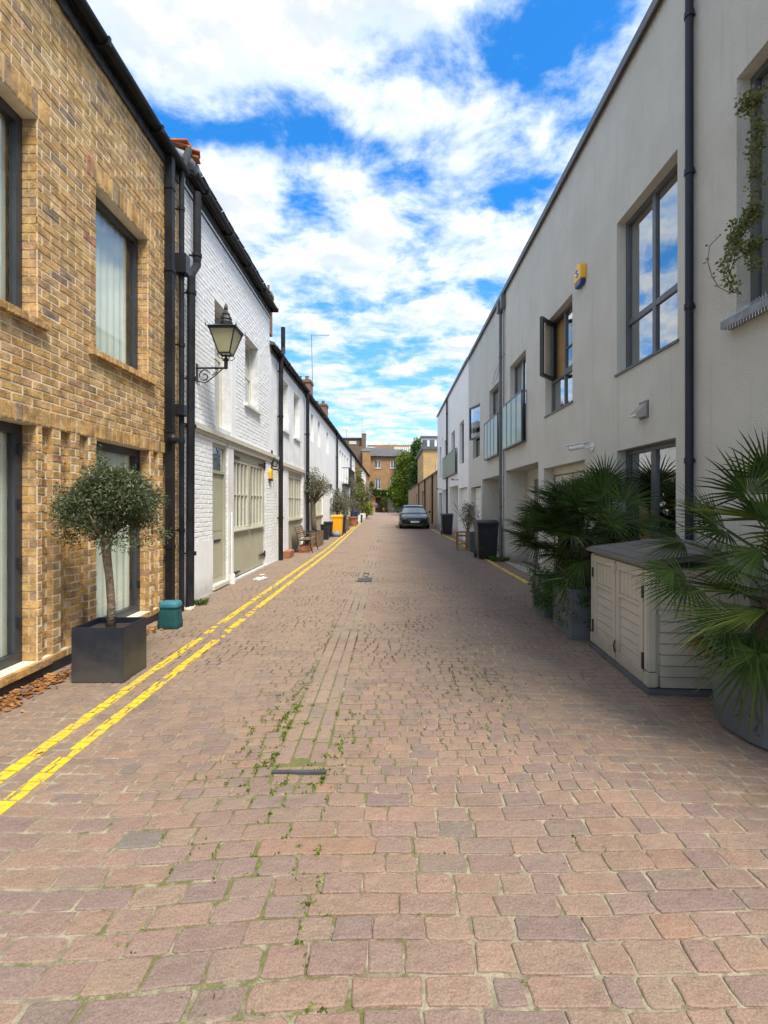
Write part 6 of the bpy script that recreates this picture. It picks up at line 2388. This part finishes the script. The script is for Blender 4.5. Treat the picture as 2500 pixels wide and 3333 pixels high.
# local: x = depth away from the lane (0..0.76), y = along the lane (0..1.32)
SW, SL, SH_ = .78, 1.30, 1.0
q = MB()
q.box(.03, SW, .03, SL - .03, .05, SH_ - .01, M=MS)
q.build('carcass', 'shed_resin', sh)
q = MB()
q.box(-.025, SW, -.02, SL + .02, .0, .045, M=MS)
q.build('base', 'coping', sh, bevel=.006)
for (a, b) in ((.10, .655), (.665, 1.24)):              # the two doors facing the lane
    q = MB()
    e0, e1 = a + .003, b - .003
    # frame of the door leaf
    q.box(-.005, .029, e0, e1, .05, .15, M=MS)
    q.box(-.005, .029, e0, e1, .90, .975, M=MS)
    q.box(-.005, .029, e0, e0 + .07, .15, .90, M=MS)
    q.box(-.005, .029, e1 - .07, e1, .15, .90, M=MS)
    q.box(-.003, .029, e0 + .07, e1 - .07, .655, .69, M=MS)
    d_ = q.build('door', 'shed_resin', sh, bevel=.004)
    z = .153
    while z < .64:                                      # weatherboards
        q = MB()
        vs = [(.007, e0 + .072, z), (.007, e1 - .072, z), (.012, e1 - .072, z + .0775), (.012, e0 + .072, z + .0775), (.029, e0 + .072, z), (.029, e1 - .072, z), (.029, e1 - .072, z + .0775), (.029, e0 + .072, z + .0775)]
        q.add([tuple(MS @ Vector(v)) for v in vs], [(0, 1, 2, 3), (0, 4, 5, 1), (3, 2, 6, 7), (0, 3, 7, 4), (1, 5, 6, 2)])
        q.build('board', 'shed_resin', d_)
        z += .0835
    w_ = (e1 - e0 - .144) / 5
    for k in range(5):                                  # upright boards above
        q = MB()
        q.box(.008, .029, e0 + .072 + k * w_ + .003, e0 + .072 + (k + 1) * w_ - .003, .693, .898, M=MS)
        q.build('board', 'shed_resin', d_, bevel=.003)
q = MB()
for y in (-.0, SL - .075):
    q.box(-.012, .06, y, y + .075, .17, .985, M=MS)
    q.box(-.018, .07, y - .006, y + .081, .05, .165, M=MS)
q.build_each('corner_post', 'shed_resin', sh, bevel=.012)
for (z0, z1) in ((.17, .30), (.74, .84)):
    q = MB()
    q.box(-.016, .001, .082, .108, z0, z1, M=MS)
    q.build('hinge', 'black_iron', sh)
    q = MB()
    q.box(-.016, .001, 1.232, 1.255, z0, z1, M=MS)
    q.build('hinge', 'black_iron', sh)
q = MB()
q.box(-.03, -.006, .64, .70, .885, .955, M=MS)
q.tube([MS @ Vector((-.02, .66, .93)), MS @ Vector((-.045, .74, .935))], .009, 8)
q.build('latch', 'shed_resin', sh)
q = MB()
q.tube([MS @ Vector((-.012, .66, .24)), MS @ Vector((-.02, .665, .19)), MS @ Vector((-.012, .66, .13))], .006, 6)
q.build('padlock', 'black_iron', sh)
# end panel that faces the camera
z = .055
while z < .60:
    q = MB()
    vs = [(.085, -.006, z), (SW - .02, -.006, z), (SW - .02, .002, z + .080), (.085, .002, z + .080), (.085, .028, z), (SW - .02, .028, z), (SW - .02, .028, z + .080), (.085, .028, z + .080)]
    q.add([tuple(MS @ Vector(v)) for v in vs], [(0, 1, 2, 3), (0, 4, 5, 1), (3, 2, 6, 7), (0, 3, 7, 4), (1, 5, 6, 2)])
    q.build('board', 'shed_resin', sh)
    z += .087
w_ = (SW - .105) / 6
for k in range(6):
    q = MB()
    q.box(.086 + k * w_ + .003, .086 + (k + 1) * w_ - .003, .002, .029, .665, .93, M=MS)
    q.build('board', 'shed_resin', sh, bevel=.003)
q = MB()
q.box(.075, SW, -.008, .029, .625, .662, M=MS)
q.box(.075, SW, -.006, .029, .932, .985, M=MS)
q.build('rail', 'shed_resin', sh, bevel=.003)
# lid: planked top sloping up to the back
q = MB()
def lidp(x, y, up=0):
    return tuple(MS @ Vector((x, y, 1.005 + (x + .05) * .13 + up)))
lx0, lx1, ly0, ly1 = -.05, SW + .02, -.04, SL + .04
vs = [lidp(lx0, ly0), lidp(lx1, ly0), lidp(lx1, ly1), lidp(lx0, ly1), lidp(lx0, ly0, .032), lidp(lx1, ly0, .032), lidp(lx1, ly1, .032), lidp(lx0, ly1, .032)]
q.add(vs, [(3, 2, 1, 0), (4, 5, 6, 7), (0, 1, 5, 4), (1, 2, 6, 5), (2, 3, 7, 6), (3, 0, 4, 7)])
lid = q.build('lid', 'shed_lid', sh, bevel=.008)
nb = 5
for k in range(nb):
    a = lx0 + .03 + (lx1 - lx0 - .05) * k / nb
    b = lx0 + .03 + (lx1 - lx0 - .05) * (k + 1) / nb - .008
    q = MB()
    vs = [lidp(a, ly0 + .02, .034), lidp(b, ly0 + .02, .034), lidp(b, ly1 - .02, .034), lidp(a, ly1 - .02, .034), lidp(a, ly0 + .02, .043), lidp(b, ly0 + .02, .043), lidp(b, ly1 - .02, .043), lidp(a, ly1 - .02, .043)]
    q.add(vs, [(4, 5, 6, 7), (0, 1, 5, 4), (1, 2, 6, 5), (2, 3, 7, 6), (3, 0, 4, 7)])
    q.build('board', 'shed_lid', lid, bevel=.003)

# ================================================================ PARKED CAR
car = thing('parked_car', 'black saloon car parked facing the camera by the low brick wall', 'car', (1.42, 31, 0))
CX, CY = 1.42, 28.9
def loft(q, st, sec, x0=CX):
    """stations (y, halfwidth, top, bottom) with a cross-section recipe"""
    rings = []
    for s_ in st:
        half = sec(*s_[1:])
        rings.append([(x0 - a, CY + s_[0], z) for a, z in half] + [(x0 + a, CY + s_[0], z) for a, z in reversed(half)])
    n = len(rings[0])
    vs = [p for r_ in rings for p in r_]
    fs = [tuple(range(n)), tuple(range(len(vs) - 1, len(vs) - n - 1, -1))]
    for k in range(len(rings) - 1):
        for i in range(n):
            fs.append((k * n + i, k * n + (i + 1) % n, (k + 1) * n + (i + 1) % n, (k + 1) * n + i))
    q.add(vs, fs)
q = MB()
loft(q, [(0, .62, .60, .24), (.06, .78, .66, .20), (.35, .87, .76, .19), (.8, .90, .85, .19), (1.25, .91, .93, .19), (2.2, .915, .95, .19), (3.4, .91, .96, .19), (4.2, .88, .94, .2), (4.55, .80, .86, .25), (4.65, .70, .78, .35)],
     lambda w, t_, b: [(w * .90, b), (w * .985, b + .10), (w, b + (t_ - b) * .45), (w * .97, b + (t_ - b) * .75), (w * .86, t_ - .02), (w * .45, t_ + .015)])
q.build('body', 'car_paint', car, smooth=False, bevel=0)
q = MB()
loft(q, [(1.22, .74, .95, .90), (2.0, .62, 1.33, .90), (2.5, .60, 1.40, .9), (3.2, .59, 1.38, .9), (4.15, .70, .97, .9)],
     lambda w, t_, b: [(w + .13, b), (w + .08, b + (t_ - b) * .4), (w, t_ - .015), (w * .5, t_ + .005)])
q.build('windows', 'car_glass', car)
q = MB()
loft(q, [(1.92, .60, 1.345, 1.325), (2.3, .615, 1.41, 1.37), (2.8, .61, 1.43, 1.38), (3.3, .60, 1.395, 1.35)], lambda w, t_, b: [(w * .99, b), (w * .98, t_ - .01), (w * .5, t_ + .012)])
q.build('roof', 'car_paint', car)
for sx in (-1, 1):
    q = MB()
    q.tube([(CX + sx * .80, CY + 1.25, .93), (CX + sx * .625, CY + 1.98, 1.34)], .028, 6)
    q.build('pillar', 'car_paint', car)
    q = MB()
    q.add([(CX + sx * .48, CY - .012, .60), (CX + sx * .80, CY + .10, .68), (CX + sx * .84, CY + .22, .70), (CX + sx * .80, CY + .09, .58), (CX + sx * .52, CY - .01, .53),
           (CX + sx * .48, CY + .08, .60), (CX + sx * .80, CY + .2, .68), (CX + sx * .84, CY + .3, .70), (CX + sx * .80, CY + .2, .58), (CX + sx * .52, CY + .08, .53)],
          [(0, 1, 2, 3, 4), (0, 5, 6, 1), (1, 6, 7, 2), (2, 7, 8, 3), (3, 8, 9, 4), (4, 9, 5, 0)])
    q.build('headlight', 'zinc_pipe', car)
    q = MB()
    q.box(CX + sx * .92 - .0, CX + sx * 1.04, CY + 1.42, CY + 1.52, .93, 1.06)
    q.build('door_mirror', 'car_paint', car, bevel=.02)
    for yy in (.82, 3.65):
        q = MB()
        q.tube([(CX + sx * .72, CY + yy, .33), (CX + sx * .90, CY + yy, .33)], .33, 20)
        w_ = q.build('wheel', 'rubber', car)
        q = MB()
        q.tube([(CX + sx * .89, CY + yy, .33), (CX + sx * .915, CY + yy, .33)], .22, 14)
        q.build('rim', 'steel', w_)
q = MB()
q.box(CX - .40, CX + .40, CY - .022, CY + .03, .50, .60)
q.build('grille', 'black_plastic', car)
q = MB()
for k in range(4):
    q.box(CX - .39, CX + .39, CY - .028, CY - .023, .512 + k * .024, .518 + k * .024)
q.build('grille_bar', 'steel', car)
q = MB()
q.box(CX - .70, CX + .70, CY - .03, CY + .02, .24, .255)
q.build('bumper_trim', 'steel', car)
q = MB()
q.box(CX - .26, CX + .26, CY - .035, CY - .022, .375, .485)
q.build('number_plate', 'white_plastic', car)

# ================================================================ PERSON AT THE FAR END
pe = thing('person', 'person in a blue jacket and dark trousers standing by the ochre doorway', 'person', (-2.55, 84.0, 0))
PX, PY = -2.55, 83.6
def skinned(name, pts, edges, rad, m, parent, lv=1):
    me = bpy.data.meshes.new(name)
    me.from_pydata(pts, edges, [])
    me.materials.append(MATS[m])
    o = bpy.data.objects.new(name, me)
    COL.objects.link(o)
    o.parent = parent
    o.matrix_parent_inverse = Matrix.Translation(-world_loc(parent))
    o.modifiers.new('skin', 'SKIN')
    sv = me.skin_vertices[0].data
    for i, r_ in enumerate(rad):
        sv[i].radius = (r_, r_)
    sv[0].use_root = True
    o.modifiers.new('sub', 'SUBSURF').levels = lv
    o.modifiers['sub'].render_levels = lv
    return o
P_ = lambda x, y, z: (PX + x, PY + y, z)
pts = [P_(0, 0, .95), P_(0, 0, 1.2), P_(0, 0, 1.42), P_(0, 0, 1.53), P_(0, -.01, 1.62), P_(0, -.01, 1.72),
       P_(.19, 0, 1.40), P_(.26, .02, 1.13), P_(.25, -.06, .88), P_(-.19, 0, 1.40), P_(-.26, .02, 1.13), P_(-.25, -.06, .88),
       P_(.10, 0, .88), P_(.12, -.01, .50), P_(.12, .02, .09), P_(.12, -.12, .05), P_(-.10, 0, .88), P_(-.12, -.04, .50), P_(-.13, .05, .09), P_(-.13, -.09, .05)]
eg = [(0, 1), (1, 2), (2, 3), (3, 4), (4, 5), (2, 6), (6, 7), (7, 8), (2, 9), (9, 10), (10, 11), (0, 12), (12, 13), (13, 14), (14, 15), (0, 16), (16, 17), (17, 18), (18, 19)]
skinned('body', pts, eg, [.13, .12, .13, .055, .085, .07, .06, .045, .03, .06, .045, .03, .085, .06, .042, .04, .085, .06, .042, .04], 'skin', pe)
skinned('jacket', [P_(0, 0, .90), P_(0, 0, 1.15), P_(0, 0, 1.42), P_(0, 0, 1.50), P_(.20, 0, 1.40), P_(.27, .02, 1.13), P_(.26, -.05, .93), P_(-.20, 0, 1.40), P_(-.27, .02, 1.13), P_(-.26, -.05, .93)],
        [(0, 1), (1, 2), (2, 3), (2, 4), (4, 5), (5, 6), (2, 7), (7, 8), (8, 9)], [.18, .165, .17, .08, .085, .065, .055, .085, .065, .055], 'denim_blue', pe)
skinned('trousers', [P_(0, 0, .93), P_(.10, 0, .84), P_(.12, -.01, .50), P_(.12, .02, .12), P_(-.10, 0, .84), P_(-.12, -.04, .50), P_(-.13, .05, .12)],
        [(0, 1), (1, 2), (2, 3), (0, 4), (4, 5), (5, 6)], [.155, .11, .08, .065, .11, .08, .065], 'dark_cloth', pe)
q = MB()
q.lathe(PX, PY + .01, [(.095, 1.63), (.10, 1.68), (.085, 1.74), (.04, 1.775), (0, 1.78)], 10)
q.build('hair', 'hair', pe, smooth=True)

# green ball bush, table and chairs by the end house
rb = thing('round_bush', 'round clipped green bush on a stem beside the sage garage doors', 'bush', (-1.25, 82, 0))
p = at(1250, 1632, 82)
q = MB()
q.tube([(p.x, 82, 0), (p.x, 82, p.z)], .05, 6)
q.build('trunk', 'dark_bark', rb)
leaf_mesh('crown', leaf_cloud(clumps(p.x, 82, p.z, .5, .5, .58, 30, .15, .3), 1500, .16, .6), 'ivy_leaf', rb)
tb = thing('cafe_table', 'small dark table and its stand in front of the end house', 'table', (-.6, 80, 0))
q = MB()
q.lathe(-.5, 80, [(0, .74), (.38, .74), (.38, .77), (0, .77)], 14)
q.build('top', 'wood_board', tb)
q = MB()
q.lathe(-.5, 80, [(.22, 0), (.22, .03), (.03, .06), (.03, .73)], 10)
q.build('pedestal', 'black_iron', tb)
for sx, lb_ in ((-1.25, 'dark slatted chair to the left of the small table at the lane end'), (.2, 'dark slatted chair to the right of the small table at the lane end')):
    ch_ = thing('slatted_chair', lb_, 'chair', (sx, 80, 0), 'chairs at the far end')
    q = MB()
    q.box(sx - .2, sx + .2, 79.8, 80.2, .43, .46)
    q.build('seat', 'wood_board', ch_)
    q = MB()
    q.box(sx - .2, sx + .2, 80.17, 80.2, .55, .85)
    q.build('backrest', 'wood_board', ch_)
    for a in (-.18, .18):
        for b in (-.18, .18):
            q = MB()
            q.box(sx + a - .02, sx + a + .02, 80 + b - .02, 80 + b + .02, 0, .43 if b < 0 else .85)
            q.build('leg', 'black_iron', ch_)
